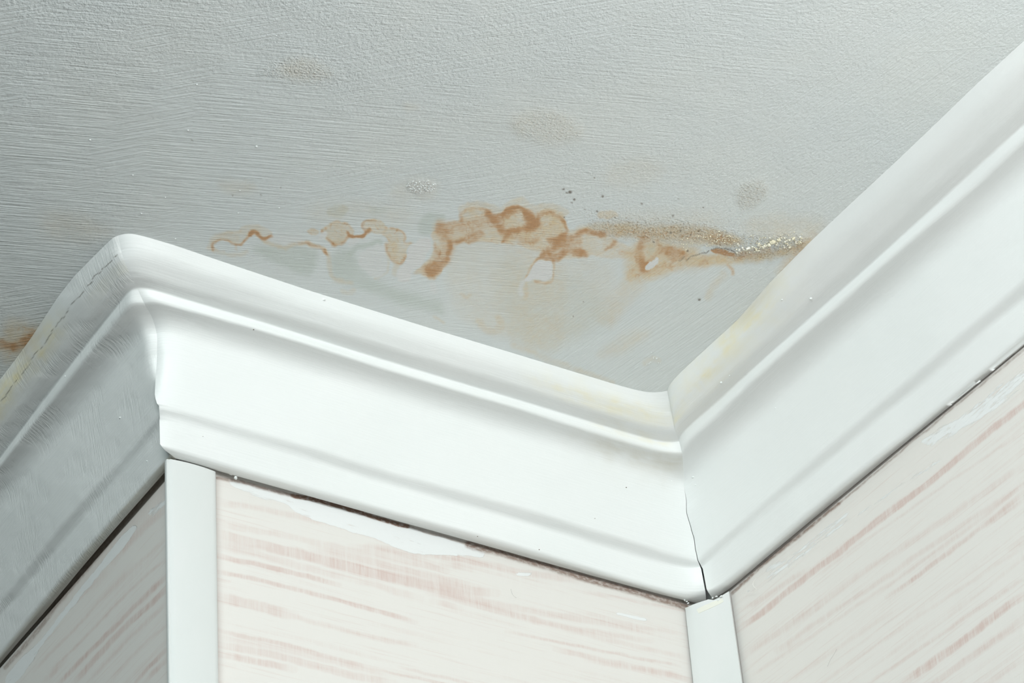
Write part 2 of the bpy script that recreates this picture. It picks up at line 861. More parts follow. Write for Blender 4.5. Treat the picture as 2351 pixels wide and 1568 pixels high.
[263.9,-209.2]],0,0.95,10],
["rust","poly",[[256.1,-216.8],
[266.0,-224.7],
[277.8,-229.8],
[288.6,-240.1],
[300.4,-248.9],
[298.7,-242.3],
[286.9,-231.5],
[272.3,-221.2]],0,0.3,10],
["rust","poly",[[258.6,-224.2],
[262.2,-230.0],
[268.4,-232.2],
[275.7,-231.0],
[274.5,-227.1],
[266.9,-225.2]],0,1.0,3],
["rust","line",[[275.7,-231.0],
[282.6,-237.6],
[289.9,-245.5]],12,0.45,8],
["rust","poly",[[249.1,-236.0],
[257.5,-242.2],
[268.3,-245.0],
[271.9,-238.2],
[260.5,-232.4]],0,0.3,9],
["rust","line",[[306.9,-254.2],
[310.0,-262.5],
[310.3,-267.3]],18,0.28,12],
["rust","line",[[309.6,-236.3],
[307.9,-254.7]],18,0.22,12],
["tan","poly",[[257.2,-255.3],
[280.3,-276.4],
[306.6,-286.2],
[312.2,-268.3],
[313.6,-257.6],
[304.0,-254.6],
[285.9,-251.1]],0,0.32,26],
["tan","poly",[[310.0,-224.8],
[307.9,-252.8],
[312.3,-264.6],
[312.9,-249.6],
[315.8,-227.8]],0,0.6,14],
["rust","line",[[277.6,-219.1],
[283.0,-217.0],
[284.1,-213.6]],6,0.45,4],
["tan","line",[[280.3,-209.7],
[281.6,-198.6],
[286.9,-185.5]],12,0.3,9],
["crack","line",[[251.6,-210.2],
[253.4,-216.9],
[258.5,-223.4]],1.6,0.7,1.2],
["crack","line",[[258.3,-223.7],
[261.4,-229.4],
[265.5,-232.7],
[272.1,-233.4],
[276.4,-230.9]],1.2,0.85,1.0],
["crack","line",[[247.6,-208.6],
[248.5,-212.9]],1.6,0.5,1.5],
["tan","line",[[289.3,-106.8],
[290.1,-113.5],
[296.2,-112.4]],10,0.3,6],
["tan","poly",[[79.0,-272.8],
[90.0,-293.9],
[113.5,-295.1],
[129.1,-285.3],
[113.7,-266.0],
[96.6,-264.0]],0,0.15,18],
["sand","poly",[[79.0,-272.8],
[90.0,-293.9],
[113.5,-295.1],
[129.1,-285.3],
[113.7,-266.0],
[96.6,-264.0]],0,0.35,14],
["tan","poly",[[156.4,-267.5],
[175.3,-286.5],
[191.7,-276.4],
[182.1,-252.6],
[160.8,-251.1]],0,0.14,20],
["sand","poly",[[237.0,-285.7],
[246.4,-300.0],
[260.0,-288.0],
[256.7,-271.9],
[248.1,-272.3]],0,0.7,12],
["tan","poly",[[237.0,-285.7],
[246.4,-300.0],
[260.0,-288.0],
[256.7,-271.9],
[248.1,-272.3]],0,0.12,12],
["sand","poly",[[56.4,-195.0],
[57.9,-201.8],
[66.1,-206.0],
[73.7,-202.5],
[73.1,-194.2],
[65.0,-189.6]],0,0.5,5],
["pale","poly",[[56.4,-195.0],
[57.9,-201.8],
[66.1,-206.0],
[73.7,-202.5],
[73.1,-194.2],
[65.0,-189.6]],0,0.5,5],
["tan","poly",[[47.4,-183.3],
[57.8,-207.3],
[73.6,-206.2],
[78.7,-192.4],
[62.0,-179.0]],0,0.18,16],
["tan","poly",[[-62.5,-255.3],
[-55.1,-267.6],
[-40.5,-266.8],
[-30.2,-263.7],
[-43.0,-250.6],
[-55.3,-247.2]],0,0.22,14],
["sand","poly",[[-71.3,-250.7],
[-55.1,-267.6],
[-29.9,-268.1],
[-28.4,-260.4],
[-42.1,-249.0],
[-61.6,-243.1]],0,0.5,20],
["tan","poly",[[-44.9,-145.1],
[-27.4,-156.4],
[-18.0,-149.7],
[-34.6,-136.4]],0,0.2,12],
["tan","poly",[[15.5,-259.6],
[23.5,-265.9],
[28.6,-259.8],
[20.7,-255.7]],0,0.15,8],
["tan","poly",[[-103.3,41.4],
[-89.6,32.0],
[-72.7,36.4],
[-73.3,68.4],
[-84.2,84.7]],0,0.55,18],
["rust","line",[[-93.8,62.8],
[-85.8,64.1],
[-81.2,57.5],
[-81.0,43.2]],18,0.7,14],
["tan","poly",[[-126.4,-75.2],
[-99.7,-79.4],
[-80.2,-75.1],
[-93.5,-53.8],
[-118.2,-50.8]],0,0.22,30],
["tan","line",[[201.0,-85.6],
[241.7,-80.0],
[281.7,-76.7]],10,0.3,8]],
"WB":[["pink","line",[[28.8,-158.8],
[38.7,-157.7],
[60.3,-157.1],
[83.6,-156.0],
[107.2,-156.2],
[116.0,-156.3]],9,0.85,2.5],
["pink","line",[[28.7,-169.6],
[52.4,-168.0],
[83.3,-167.4],
[114.8,-167.9],
[146.7,-168.5],
[170.9,-169.6]],8,0.75,2.5],
["pink","line",[[28.7,-175.5],
[37.8,-174.7]],6,0.9,2],
["pink","line",[[28.6,-187.8],
[52.1,-186.7],
[72.1,-187.1],
[82.9,-187.4]],20,0.55,3],
["pink","line",[[72.0,-187.9],
[98.4,-188.2],
[122.0,-188.5],
[141.8,-188.3],
[170.0,-186.8]],9,0.4,3],
["pink","line",[[28.5,-210.8],
[48.0,-210.5],
[63.2,-209.8],
[90.0,-210.0],
[105.5,-210.9],
[121.1,-210.9],
[139.2,-211.2]],7,0.65,2.5],
["pink","line",[[136.9,-211.0],
[168.8,-210.3],
[209.5,-208.4]],4,0.6,2],
["pink","line",[[28.4,-220.9],
[51.7,-218.9],
[74.5,-218.6],
[97.5,-219.1],
[120.8,-219.6],
[152.4,-218.2]],14,0.5,3],
["pink","line",[[28.4,-227.0],
[44.1,-226.2],
[66.7,-225.9],
[82.0,-225.3]],12,0.7,3],
["pink","line",[[28.3,-247.9],
[37.9,-246.7]],9,0.6,3],
["pink","line",[[35.1,-233.0],
[40.3,-233.2]],8,0.5,3],
["pink","line",[[28.8,-148.3],
[48.8,-146.9],
[68.3,-143.1]],9,0.45,4],
["pink","line",[[32.6,-152.1],
[48.0,-149.5],
[75.9,-150.0],
[99.5,-150.1],
[123.4,-149.4]],12,0.4,4],
["pink","line",[[68.3,-142.3],
[80.0,-141.5],
[99.8,-141.0],
[123.7,-141.1],
[147.9,-140.3],
[168.4,-139.8],
[197.3,-138.8],
[218.3,-139.1]],20,0.7,4],
["pink","line",[[96.0,-133.9],
[115.9,-133.3],
[140.2,-132.5],
[164.6,-132.5],
[189.4,-131.7],
[218.8,-131.4]],14,0.5,4],
["pink","line",[[124.3,-125.2],
[148.8,-121.8],
[165.2,-121.5],
[186.0,-119.2]],12,0.35,4],
["pink","line",[[136.5,-121.9],
[173.7,-116.7],
[220.3,-109.9]],12,0.4,4],
["pink","line",[[173.3,-124.3],
[196.5,-124.8]],12,0.6,3],
["pink","line",[[192.7,-119.1],
[213.7,-118.4]],14,0.6,3],
["pink","line",[[123.4,-149.4],
[147.5,-149.5],
[176.0,-150.2]],12,0.35,4],
["pink","line",[[183.4,-149.9],
[205.0,-150.1]],12,0.5,3],
["pink","line",[[203.7,-143.8],
[239.0,-144.6],
[273.2,-144.1]],12,0.45,4],
["pink","line",[[28.0,-141.9],
[48.2,-142.0],
[96.1,-141.7],
[138.1,-140.3],
[188.3,-138.5],
[232.8,-131.1]],18,0.55,4],
["pink","line",[[28.2,-120.5],
[55.4,-115.6],
[83.0,-113.6],
[122.3,-111.2],
[153.5,-114.3],
[182.4,-115.2]],10,0.4,4],
["pink","line",[[29.4,-135.9],
[68.8,-130.6],
[110.4,-129.1],
[153.0,-126.1],
[196.4,-124.6]],10,0.35,4],
["pink","line",[[180.8,-144.9],
[224.7,-142.0],
[269.1,-145.2],
[315.2,-140.8],
[354.7,-136.7]],9,0.5,4],
["pink","line",[[195.5,-141.0],
[254.6,-138.6],
[300.5,-134.2],
[355.5,-129.0]],12,0.45,4],
["pink","line",[[238.2,-158.9],
[283.2,-156.2],
[352.9,-152.1],
[376.5,-150.7]],5,0.6,2.5],
["pink","line",[[275.1,-162.7],
[352.1,-159.7],
[375.6,-158.4]],10,0.5,3],
["pink","line",[[189.7,-114.6],
[219.4,-111.0],
[256.9,-109.8],
[298.6,-104.6]],12,0.5,4],
["pink","line",[[302.6,-111.1],
[357.9,-107.2],
[381.9,-105.5]],5,0.4,3],
["pink","line",[[296.4,-128.6],
[338.1,-127.9],
[384.4,-124.5]],6,0.35,3],
["pink","line",[[284.7,-144.9],
[336.3,-144.4],
[384.0,-142.5]],8,0.4,4],
["pink","line",[[300.0,-164.0],
[351.9,-161.1],
[387.4,-159.0]],9,0.55,4],
["pink","line",[[27.7,-215.3],
[67.3,-213.4],
[107.7,-212.9],
[149.0,-213.7]],9,0.35,3],
["pink","line",[[156.3,-205.0],
[220.3,-204.8]],5,0.5,2.5],
["putty","poly",[[35.1,-100.4],
[55.6,-99.5],
[83.3,-98.8],
[104.3,-99.4],
[139.8,-98.9],
[171.6,-98.9],
[205.3,-99.9],
[227.6,-100.5],
[224.1,-107.5],
[197.2,-111.1],
[182.3,-115.9],
[164.8,-118.5],
[146.3,-114.8],
[125.0,-113.4],
[99.7,-112.5],
[87.1,-112.4],
[76.2,-103.8],
[48.6,-105.9]],0,1,4],
["putty","poly",[[35.0,-101.9],
[72.1,-102.1],
[83.2,-103.3],
[76.2,-107.5],
[48.6,-107.4]],0,0.6,4],
["putty","poly",[[328.2,-121.7],
[338.9,-120.3],
[349.5,-119.2],
[353.6,-120.5],
[348.5,-122.2],
[338.7,-122.3],
[327.4,-123.2]],0,1.6,1.5],
["putty","poly",[[249.2,-111.9],
[264.8,-106.2],
[259.8,-112.0],
[250.6,-113.7]],0,0.8,2.5],
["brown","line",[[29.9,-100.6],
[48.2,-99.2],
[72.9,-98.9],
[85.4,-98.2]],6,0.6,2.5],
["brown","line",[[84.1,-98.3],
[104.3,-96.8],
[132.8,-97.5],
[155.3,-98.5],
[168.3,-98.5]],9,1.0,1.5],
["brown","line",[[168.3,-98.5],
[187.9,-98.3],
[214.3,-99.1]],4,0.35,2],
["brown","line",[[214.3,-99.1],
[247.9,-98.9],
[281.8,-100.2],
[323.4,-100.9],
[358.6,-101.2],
[387.2,-101.6]],13,0.75,5],  # soft shadow under the moulding, painted as a brown band
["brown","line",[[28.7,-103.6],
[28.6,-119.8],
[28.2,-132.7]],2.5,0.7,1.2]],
"WA":[["pink","line",[[16.5,-123.0],
[33.8,-118.1],
[58.1,-116.8],
[83.0,-114.2],
[97.9,-117.3]],12,0.6,5],
["pink","line",[[97.9,-118.6],
[118.2,-118.9],
[160.1,-112.8],
[176.0,-113.3]],10,0.4,6],
["pink","line",[[16.0,-170.6],
[44.9,-168.2],
[81.3,-167.0],
[116.1,-165.8],
[151.9,-164.6],
[183.4,-163.6]],8,0.9,3],
["pink","line",[[15.9,-179.2],
[44.7,-178.1],
[81.0,-174.5],
[115.7,-174.7],
[156.5,-175.8]],10,0.8,3],
["pink","line",[[15.8,-190.2],
[44.5,-188.0],
[92.9,-185.5],
[135.4,-186.7]],6,0.5,4],
["pink","line",[[15.4,-222.7],
[36.7,-222.2],
[65.0,-222.8]],7,0.9,3],
["pink","line",[[15.3,-229.8],
[34.3,-229.4],
[50.6,-230.2]],7,0.9,3],
["pink","line",[[16.1,-158.2],
[57.3,-152.7],
[106.7,-150.7],
[158.0,-150.0],
[197.9,-145.8]],4,0.5,3],
["pink","line",[[67.5,-135.7],
[117.5,-134.7],
[153.6,-135.7],
[185.4,-133.0],
[223.3,-132.7]],5,0.45,3],
["pink","line",[[168.4,-150.9],
[184.3,-150.3],
[205.7,-150.6]],9,0.6,4],
["pink","line",[[15.6,-204.7],
[56.0,-202.5],
[104.6,-201.5]],4,0.4,4],
["pink","line",[[16.3,-143.3],
[57.6,-138.7],
[107.2,-137.8]],4,0.35,4],
["pink","poly",[[119.7,-84.1],
[16.8,-97.4],
[16.6,-118.0],
[83.0,-112.9],
[160.5,-106.0],
[242.5,-101.5],
[253.3,-106.5]],0,0.3,16],
["putty","poly",[[68.3,-105.8],
[63.2,-111.3],
[83.0,-114.2],
[108.2,-114.2],
[139.0,-115.2],
[152.0,-115.9],
[186.5,-116.8],
[213.4,-119.5],
[232.2,-125.5],
[251.5,-127.0],
[269.3,-117.9],
[269.8,-112.6],
[252.8,-112.1],
[244.5,-111.1],
[227.6,-113.4],
[208.4,-113.0],
[178.8,-111.8],
[152.4,-109.1],
[123.8,-108.0],
[103.5,-105.2],
[85.8,-103.5]],0,1.3,2.5],
["putty","line",[[19.5,-115.0],
[33.9,-112.9],
[43.6,-112.4]],8,0.7,5],
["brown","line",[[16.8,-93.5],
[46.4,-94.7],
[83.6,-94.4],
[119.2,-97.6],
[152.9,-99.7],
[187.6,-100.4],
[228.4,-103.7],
[270.6,-104.2]],9,0.5,4]],  # dark of the gap under the left moulding, painted in
"WC":[["pink","line",[[-28.0,-131.6],
[-66.3,-133.7],
[-109.3,-133.4],
[-145.4,-135.4],
[-176.3,-133.9],
[-213.0,-136.3],
[-244.4,-136.9],
[-275.4,-136.0],
[-303.4,-135.3],
[-337.0,-136.8]],13,1.0,3],
["pink","line",[[-30.3,-119.8],
[-62.7,-124.3],
[-107.6,-128.8]],8,0.5,4],
["pink","line",[[-113.3,-139.3],
[-149.6,-139.6],
[-218.4,-144.8],
[-256.1,-147.5],
[-323.2,-152.8]],4,0.35,3],
["pink","line",[[-26.8,-153.2],
[-70.0,-155.9],
[-114.3,-159.8],
[-165.2,-160.9],
[-206.1,-166.2],
[-248.5,-169.4],
[-317.8,-173.8]],10,0.4,5],
["pink","line",[[-67.7,-167.4],
[-112.2,-169.5],
[-162.1,-175.2],
[-210.7,-177.6],
[-257.3,-181.4],
[-314.7,-185.7]],8,0.45,4],
["pink","line",[[-65.0,-167.8],
[-88.3,-171.1]],14,0.5,4],
["pink","line",[[-178.7,-189.6],
[-219.5,-191.2],
[-254.7,-192.0],
[-277.8,-191.5],
[-313.6,-190.1]],7,0.7,3],
["pink","line",[[-271.1,-191.1],
[-312.4,-194.6]],12,0.5,3],
["pink","line",[[-31.8,-170.5],
[-97.8,-176.1],
[-148.4,-180.1],
[-209.3,-183.8],
[-278.9,-187.0],
[-315.1,-184.2]],5,0.35,4],
["pink","line",[[-181.3,-252.3],
[-216.7,-252.6],
[-248.8,-253.0],
[-274.0,-251.6],
[-297.3,-252.8]],15,0.9,3],
["pink","line",[[-148.7,-235.6],
[-196.4,-238.6],
[-242.9,-239.8],
[-299.9,-242.7]],6,0.5,3],
["pink","line",[[-190.2,-265.5],
[-236.5,-266.2],
[-293.3,-268.5]],9,0.5,4],
["pink","line",[[-247.6,-267.1],
[-294.0,-265.7]],6,0.5,3],
["pink","line",[[-67.7,-194.0],
[-131.9,-197.7],
[-181.0,-201.3]],7,0.3,4],
["pink","line",[[-293.4,-219.1],
[-306.0,-219.5]],12,0.7,4],
["pink","line",[[-230.8,-289.4],
[-287.8,-289.8]],8,0.5,4],
["pink","line",[[-77.4,-211.7],
[-153.4,-214.3],
[-224.9,-218.3],
[-304.8,-223.9]],5,0.3,4],
["putty","poly",[[-228.4,-101.9],
[-262.8,-110.2],
[-297.7,-112.1],
[-333.5,-113.3],
[-330.7,-124.0],
[-306.1,-124.6],
[-272.0,-121.3],
[-240.1,-114.5]],0,0.75,9],
["putty","poly",[[-63.8,-104.3],
[-98.0,-110.4],
[-140.4,-110.4],
[-165.5,-113.9],
[-149.3,-117.4],
[-110.0,-117.2],
[-78.0,-116.0],
[-61.9,-114.5]],0,0.55,8],
["putty","line",[[-43.0,-111.7],
[-69.9,-115.2],
[-123.2,-117.3],
[-161.8,-119.1],
[-210.9,-124.2],
[-246.7,-127.5]],4,0.35,4],
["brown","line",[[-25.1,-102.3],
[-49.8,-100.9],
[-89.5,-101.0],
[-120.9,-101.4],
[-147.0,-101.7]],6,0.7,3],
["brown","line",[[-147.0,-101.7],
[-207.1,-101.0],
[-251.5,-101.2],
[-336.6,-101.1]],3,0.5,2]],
"SPECK":[[143.6,-235.5,2],
[148.7,-235.0,3],
[147.3,-233.4,1.5],
[154.9,-230.1,2],
[168.8,-240.6,2],
[194.2,-245.7,1.6],
[173.7,-226.9,1.8],
[218.1,-244.5,1.5],
[158.8,-212.6,1.6],
[186.7,-226.9,1.3],
[246.5,-219.5,1.8],
[222.2,-217.2,1.5],
[282.3,-180.8,2.5],
[231.0,-234.3,1.8],
[226.4,-230.1,1.8],
[241.2,-239.5,1.8],
[238.7,-234.5,1.4],
[230.5,-260.1,1.2],
[212.0,-259.8,1.1],
[166.0,-225.1,1.2],
[155.1,-226.9,1.2],
[154.3,-253.5,1.2],
[-77.0,-173.6,1.3],
[-31.8,-138.8,1.2],
[-16.6,-146.6,1.2],
[-9.5,-158.7,1],
[219.5,-128.5,1.2],
[216.3,-145.2,1.0]],
"NIBC":[[-129.2,-146.5,2.2],
[-40.3,-185.9,2.5],
[-82.5,-180.5,2],
[-96.2,-219.0,1.8],
[-1.1,-140.9,1.6],
[-72.5,-98.1,1.8],
[-93.0,-128.6,1.6],
[-66.5,-118.6,1.4],
[-20.8,-125.1,1.5],
[-29.9,-144.9,1.6],
[-75.4,-276.9,1.4],
[-140.9,-206.7,1.2],
[-43.2,-85.3,1.8]],
"CRUMB":[[288.1,-252.3,9],
[288.5,-249.0,7],
[287.1,-245.8,6],
[278.8,-239.6,6],
[298.6,-261.1,5],
[295.8,-256.2,4.5],
[299.6,-253.7,4],
[301.7,-252.8,4],
[302.0,-258.4,4.5],
[291.0,-255.8,6],
[274.6,-235.9,5],
[284.0,-240.7,4.5],
[283.1,-245.3,4],
[292.7,-251.4,4.1],
[293.4,-258.6,4.0],
[270.6,-240.3,3.4],
[302.2,-257.7,2.1],
[288.1,-246.9,3.2],
[276.2,-231.3,2.3],
[284.8,-238.2,2.2],
[296.7,-258.0,2.1],
[292.7,-250.9,3.9],
[280.2,-239.7,2.3],
[304.9,-259.8,4.1],
[289.2,-250.3,3.4],
[282.4,-236.2,4.1],
[300.2,-260.0,2.5],
[285.3,-243.3,2.0],
[283.7,-241.2,3.2],
[273.1,-235.0,2.5],
[297.4,-258.5,3.0],
[280.7,-246.4,1.9],
[304.0,-260.5,1.9],
[296.9,-254.5,3.7],
[284.7,-244.5,3.2],
[275.0,-232.8,4.1],
[280.0,-239.0,3.6],
[303.7,-257.6,2.7],
[289.2,-249.2,3.7],
[276.9,-237.0,3.9],
[271.8,-239.2,4.1],
[275.2,-238.2,4.0],
[286.1,-240.6,4.0],
[289.9,-249.9,2.2],
[277.4,-234.2,2.2],
[295.9,-251.6,1.9],
[304.0,-261.3,3.1],
[286.3,-244.9,3.8],
[290.0,-243.4,2.8],
[275.8,-235.0,3.0],
[299.2,-257.5,2.1],
[298.5,-251.0,3.7],
[276.2,-237.9,2.8],
[279.1,-237.0,2.9],
[303.2,-263.2,3.8],
[301.8,-263.5,3.6],
[289.0,-246.4,2.5],
[287.1,-243.8,4.2],
[304.5,-258.7,3.3],
[288.6,-248.3,2.5],
[298.3,-254.7,3.9],
[285.4,-243.1,3.5],
[291.2,-256.3,3.6],
[284.4,-244.6,3.0],
[296.0,-257.1,3.5],
[285.0,-238.9,3.2],
[273.2,-235.4,3.1],
[280.5,-242.1,3.8],
[291.9,-254.2,3.7],
[282.7,-246.0,3.8],
[282.2,-246.7,3.8],
[298.6,-260.4,4.1],
[285.3,-254.3,3.1],
[280.8,-235.7,2.9],
[291.5,-257.8,3.5],
[297.5,-252.2,3.2],
[296.8,-248.7,2.8],
[293.2,-250.7,3.5],
[272.1,-238.1,2.2],
[286.5,-247.2,3.4],
[292.1,-252.7,1.9],
[288.2,-246.9,2.1],
[284.0,-242.0,2.2],
[281.5,-236.7,2.7],
[292.9,-250.3,3.2],
[281.0,-240.5,2.8],
[282.2,-241.7,2.8],
[278.0,-236.0,1.9],
[291.1,-252.9,2.0],
[289.2,-250.7,4.1],
[300.7,-254.0,2.8],
[297.6,-257.8,2.1],
[290.7,-252.2,3.2],
[305.4,-257.3,2.6],
[300.7,-259.3,1.8],
[274.8,-239.9,2.1],
[292.1,-252.7,3.9],
[284.1,-245.9,2.5],
[262.1,-237.6,2.7],
[259.3,-235.5,1.8],
[255.7,-233.6,2.0],
[254.7,-242.4,2.1],
[275.5,-249.4,1.6],
[264.1,-245.6,1.8],
[253.7,-235.7,1.4],
[243.9,-235.3,2.7],
[257.3,-238.4,1.8],
[256.5,-231.9,1.8],
[273.3,-250.7,2.3],
[250.5,-240.7,1.6],
[251.3,-235.8,2.1],
[251.4,-237.7,2.1],
[261.1,-244.6,2.4],
[259.1,-240.8,1.8],
[252.7,-245.1,2.6],
[262.0,-242.0,2.5],
[255.3,-242.6,2.4],
[260.4,-243.7,2.7],
[250.7,-238.6,2.6],
[263.2,-240.9,2.6],
[267.1,-237.1,2.4],
[261.8,-244.3,2.5],
[261.4,-239.2,2.1],
[253.8,-241.6,1.9],
[257.2,-235.9,2.5],
[267.0,-241.3,2.5],
[260.9,-239.3,1.4],
[247.3,-235.8,2.8],
[239.1,-230.1,2.6],
[256.6,-237.5,2.7],
[267.5,-244.7,1.8],
[255.5,-236.1,2.3],
[255.1,-239.9,2.3],
[261.1,-239.1,1.9],
[259.6,-239.0,2.2],
[258.9,-240.2,1.6],
[242.4,-234.5,2.2],
[255.7,-247.5,1.9],
[241.9,-224.9,1.6],
[246.0,-232.0,1.8],
[272.6,-248.6,1.5],
[253.6,-236.2,1.7],
[271.6,-245.0,1.0],
[250.8,-236.4,1.1],
[288.0,-248.4,1.6],
[243.0,-227.3,1.0],
[276.4,-248.6,1.1],
[294.0,-261.8,1.7],
[240.0,-223.9,1.6],
[244.7,-220.5,1.6],
[257.2,-225.6,1.0],
[300.2,-266.0,1.0],
[275.6,-253.9,1.3],
[251.8,-235.0,1.2],
[266.2,-234.9,1.0],
[290.5,-260.6,1.3],
[291.0,-262.6,1.4],
[273.8,-252.1,1.3],
[242.6,-229.5,0.9],
[255.9,-224.7,1.4],
[289.6,-252.5,0.9],
[271.5,-238.8,1.3],
[266.7,-245.0,1.0],
[249.3,-227.7,1.3],
[298.3,-256.5,1.1],
[254.4,-233.8,1.2],
[254.8,-230.8,1.4],
[241.9,-221.6,1.8],
[282.5,-252.7,1.6],
[270.2,-240.9,1.6],
[256.8,-235.6,1.6],
[287.1,-251.8,0.9],
[254.4,-230.7,1.0],
[266.6,-236.4,1.2],
[268.5,-242.8,1.2],
[286.2,-253.4,1.1],
[281.1,-252.5,1.8],
[275.0,-257.6,0.9],
[244.5,-221.8,1.7],
[267.9,-235.9,1.9],
[273.1,-243.2,1.3],
[248.5,-220.5,1.4],
[302.2,-258.4,1.0],
[256.2,-229.9,1.0],
[255.5,-232.5,1.3],
[258.7,-234.7,1.9],
[249.9,-230.1,1.4],
[263.6,-240.9,1.2],
[244.8,-227.8,1.4],
[295.2,-266.0,1.1],
[236.4,-227.6,1.4],
[268.1,-245.9,1.5],
[285.0,-254.2,1.8],
[254.2,-241.5,1.1],
[246.9,-225.9,1.2],
[244.2,-225.8,1.2],
[242.3,-234.4,1.0],
[256.2,-230.1,1.5],
[255.3,-231.4,1.0],
[285.9,-249.7,1.2],
[263.1,-237.7,1.0],
[264.2,-242.5,1.5],
[301.0,-254.8,1.6],
[286.0,-257.3,1.7],
[280.2,-251.5,1.9],
[285.6,-253.7,1.7],
[261.5,-241.2,1.0],
[243.1,-224.5,1.6],
[258.3,-232.6,1.0],
[288.1,-255.1,1.0],
[246.3,-228.7,1.3],
[298.1,-254.0,1.1],
[265.3,-242.1,1.3],
[262.8,-232.3,1.7],
[286.4,-252.5,1.0],
[274.8,-242.3,1.3],
[303.5,-257.0,1.7],
[243.6,-230.9,1.4],
[271.4,-234.2,1.3],
[291.5,-250.8,1.9],
[276.3,-249.1,1.0],
[291.3,-257.4,1.9],
[240.4,-223.9,1.5],
[271.6,-240.4,1.1],
[254.7,-236.7,1.1],
[272.8,-249.5,1.1],
[264.2,-233.2,1.1],
[305.6,-259.9,1.5],
[260.6,-244.9,1.0],
[292.4,-258.0,1.1],
[244.4,-227.1,1.6],
[299.0,-258.1,1.2],
[287.2,-245.5,1.8],
[279.9,-247.6,0.9],
[269.6,-247.1,1.5],
[248.6,-232.9,0.9],
[259.8,-234.0,1.3],
[268.8,-243.5,1.9],
[289.7,-259.6,1.8],
[282.4,-253.4,1.7],
[259.4,-241.5,1.5],
[281.1,-253.5,1.0],
[243.4,-227.0,1.3],
[276.6,-246.5,1.2],
[295.8,-266.2,1.2],
[288.9,-247.5,1.6],
[303.2,-259.9,1.8],
[285.5,-248.4,1.5],
[248.5,-236.2,1.4],
[297.8,-259.2,1.4],
[270.2,-230.3,0.9],
[265.2,-237.0,1.8],
[301.4,-256.1,1.5],
[266.2,-235.0,1.5],
[287.6,-249.2,1.3],
[297.2,-258.7,1.2],
[281.1,-245.8,1.8],
[246.3,-233.7,1.1],
[239.1,-229.9,1.5],
[295.8,-253.3,1.3],
[263.5,-244.1,1.4],
[297.3,-261.0,1.5],
[303.9,-260.2,1.1],
[242.0,-221.2,1.5],
[252.0,-227.8,1.1],
[275.1,-250.5,1.6],
[239.1,-229.6,1.4],
[295.3,-254.5,1.8],
[280.2,-250.3,1.8],
[251.6,-234.6,1.4],
[240.4,-233.2,1.1],
[249.3,-227.9,1.5],
[245.5,-226.3,1.7],
[288.5,-250.8,1.6],
[295.3,-266.3,1.9],
[280.4,-247.2,1.0],
[241.9,-226.1,1.1],
[259.3,-243.2,1.6],
[244.3,-225.3,1.3],
[273.1,-246.5,1.5],
[263.5,-237.3,1.6],
[276.2,-235.7,1.0],
[287.0,-256.0,1.6],
[259.4,-232.4,1.3],
[288.6,-250.8,1.8],
[262.5,-239.7,1.6],
[293.0,-251.7,1.5],
[255.2,-238.5,1.4],
[244.9,-219.7,1.3],
[253.2,-233.5,1.2],
[243.4,-228.2,1.4],
[301.0,-266.5,1.8],
[243.3,-227.7,1.3],
[295.8,-250.7,1.3],
[239.0,-223.6,1.2],
[266.2,-244.8,1.0],
[254.2,-229.4,1.9],
[266.3,-242.6,1.2],
[301.5,-261.9,1.6],
[273.7,-240.8,1.7],
[267.5,-239.8,1.5],
[295.7,-262.9,0.9],
[236.9,-227.8,1.7],
[268.3,-235.7,1.8],
[259.9,-243.0,1.9],
[289.1,-252.6,1.7],
[265.0,-241.5,1.9],
[304.4,-263.1,1.2]],
"BLIS":[[61.6,-195.0,2.5],
[68.8,-197.2,2.1],
[70.9,-198.4,2.8],
[67.0,-200.9,1.4],
[66.0,-204.9,2.4],
[69.3,-196.8,2.9],
[66.5,-198.8,1.7],
[62.5,-194.5,2.6],
[62.8,-191.4,1.6],
[57.2,-194.4,2.5],
[68.3,-197.9,2.4],
[63.6,-193.4,2.2],
[56.9,-197.2,1.8],
[61.0,-197.2,2.3],
[63.8,-199.8,2.2],
[64.9,-198.2,2.6],
[61.7,-193.1,2.4],
[65.1,-199.4,2.2],
[70.8,-199.4,2.0],
[70.0,-199.6,2.1],
[58.3,-200.4,2.0],
[58.3,-195.3,2.9],
[71.9,-203.6,1.9],
[72.3,-194.6,1.5],
[59.9,-192.8,2.2],
[61.8,-191.0,1.9],
[57.6,-196.0,1.6],
[64.1,-192.6,2.3],
[69.2,-194.6,1.5],
[70.5,-197.9,1.6],
[69.1,-200.5,1.8],
[63.9,-203.6,1.8],
[66.0,-203.6,2.0],
[61.5,-198.6,1.8],
[67.6,-202.6,2.8],
[67.9,-196.4,1.5],
[62.4,-202.1,1.4],
[73.3,-199.9,2.2],
[66.0,-199.2,2.3],
[72.5,-196.9,2.4],
[61.5,-198.2,2.9],
[67.6,-197.6,2.5],
[67.7,-197.8,2.1],
[58.3,-200.1,2.6],
[72.5,-198.7,2.7],
[72.6,-196.7,1.8],
[65.5,-197.5,2.6],
[57.6,-194.5,2.1],
[68.9,-196.5,1.8],
[68.3,-200.4,1.5],
[64.9,-195.7,2.1],
[58.8,-198.8,1.7],
[71.0,-196.3,2.5],
[60.6,-193.3,2.9],
[69.5,-196.6,2.2],
[57.3,-195.3,2.3],
[60.8,-199.8,2.7],
[66.0,-201.8,1.6],
[67.3,-194.0,2.8],
[67.7,-192.6,2.4],
[67.7,-199.7,2.6],
[65.1,-195.4,2.4],
[66.6,-203.4,1.5],
[69.9,-200.9,2.4],
[63.0,-200.5,2.1],
[65.2,-195.5,1.5],
[62.2,-201.1,2.8],
[70.2,-198.6,1.7],
[71.0,-203.1,2.8],
[62.8,-196.5,2.1],
[66.2,-196.9,2.3],
[65.9,-195.5,2.2],
[71.1,-203.8,2.1],
[72.9,-197.4,1.6],
[63.0,-197.0,3.0],
[293.8,-114.5,1.6],
[287.0,-118.6,1.8],
[292.8,-107.4,2.5],
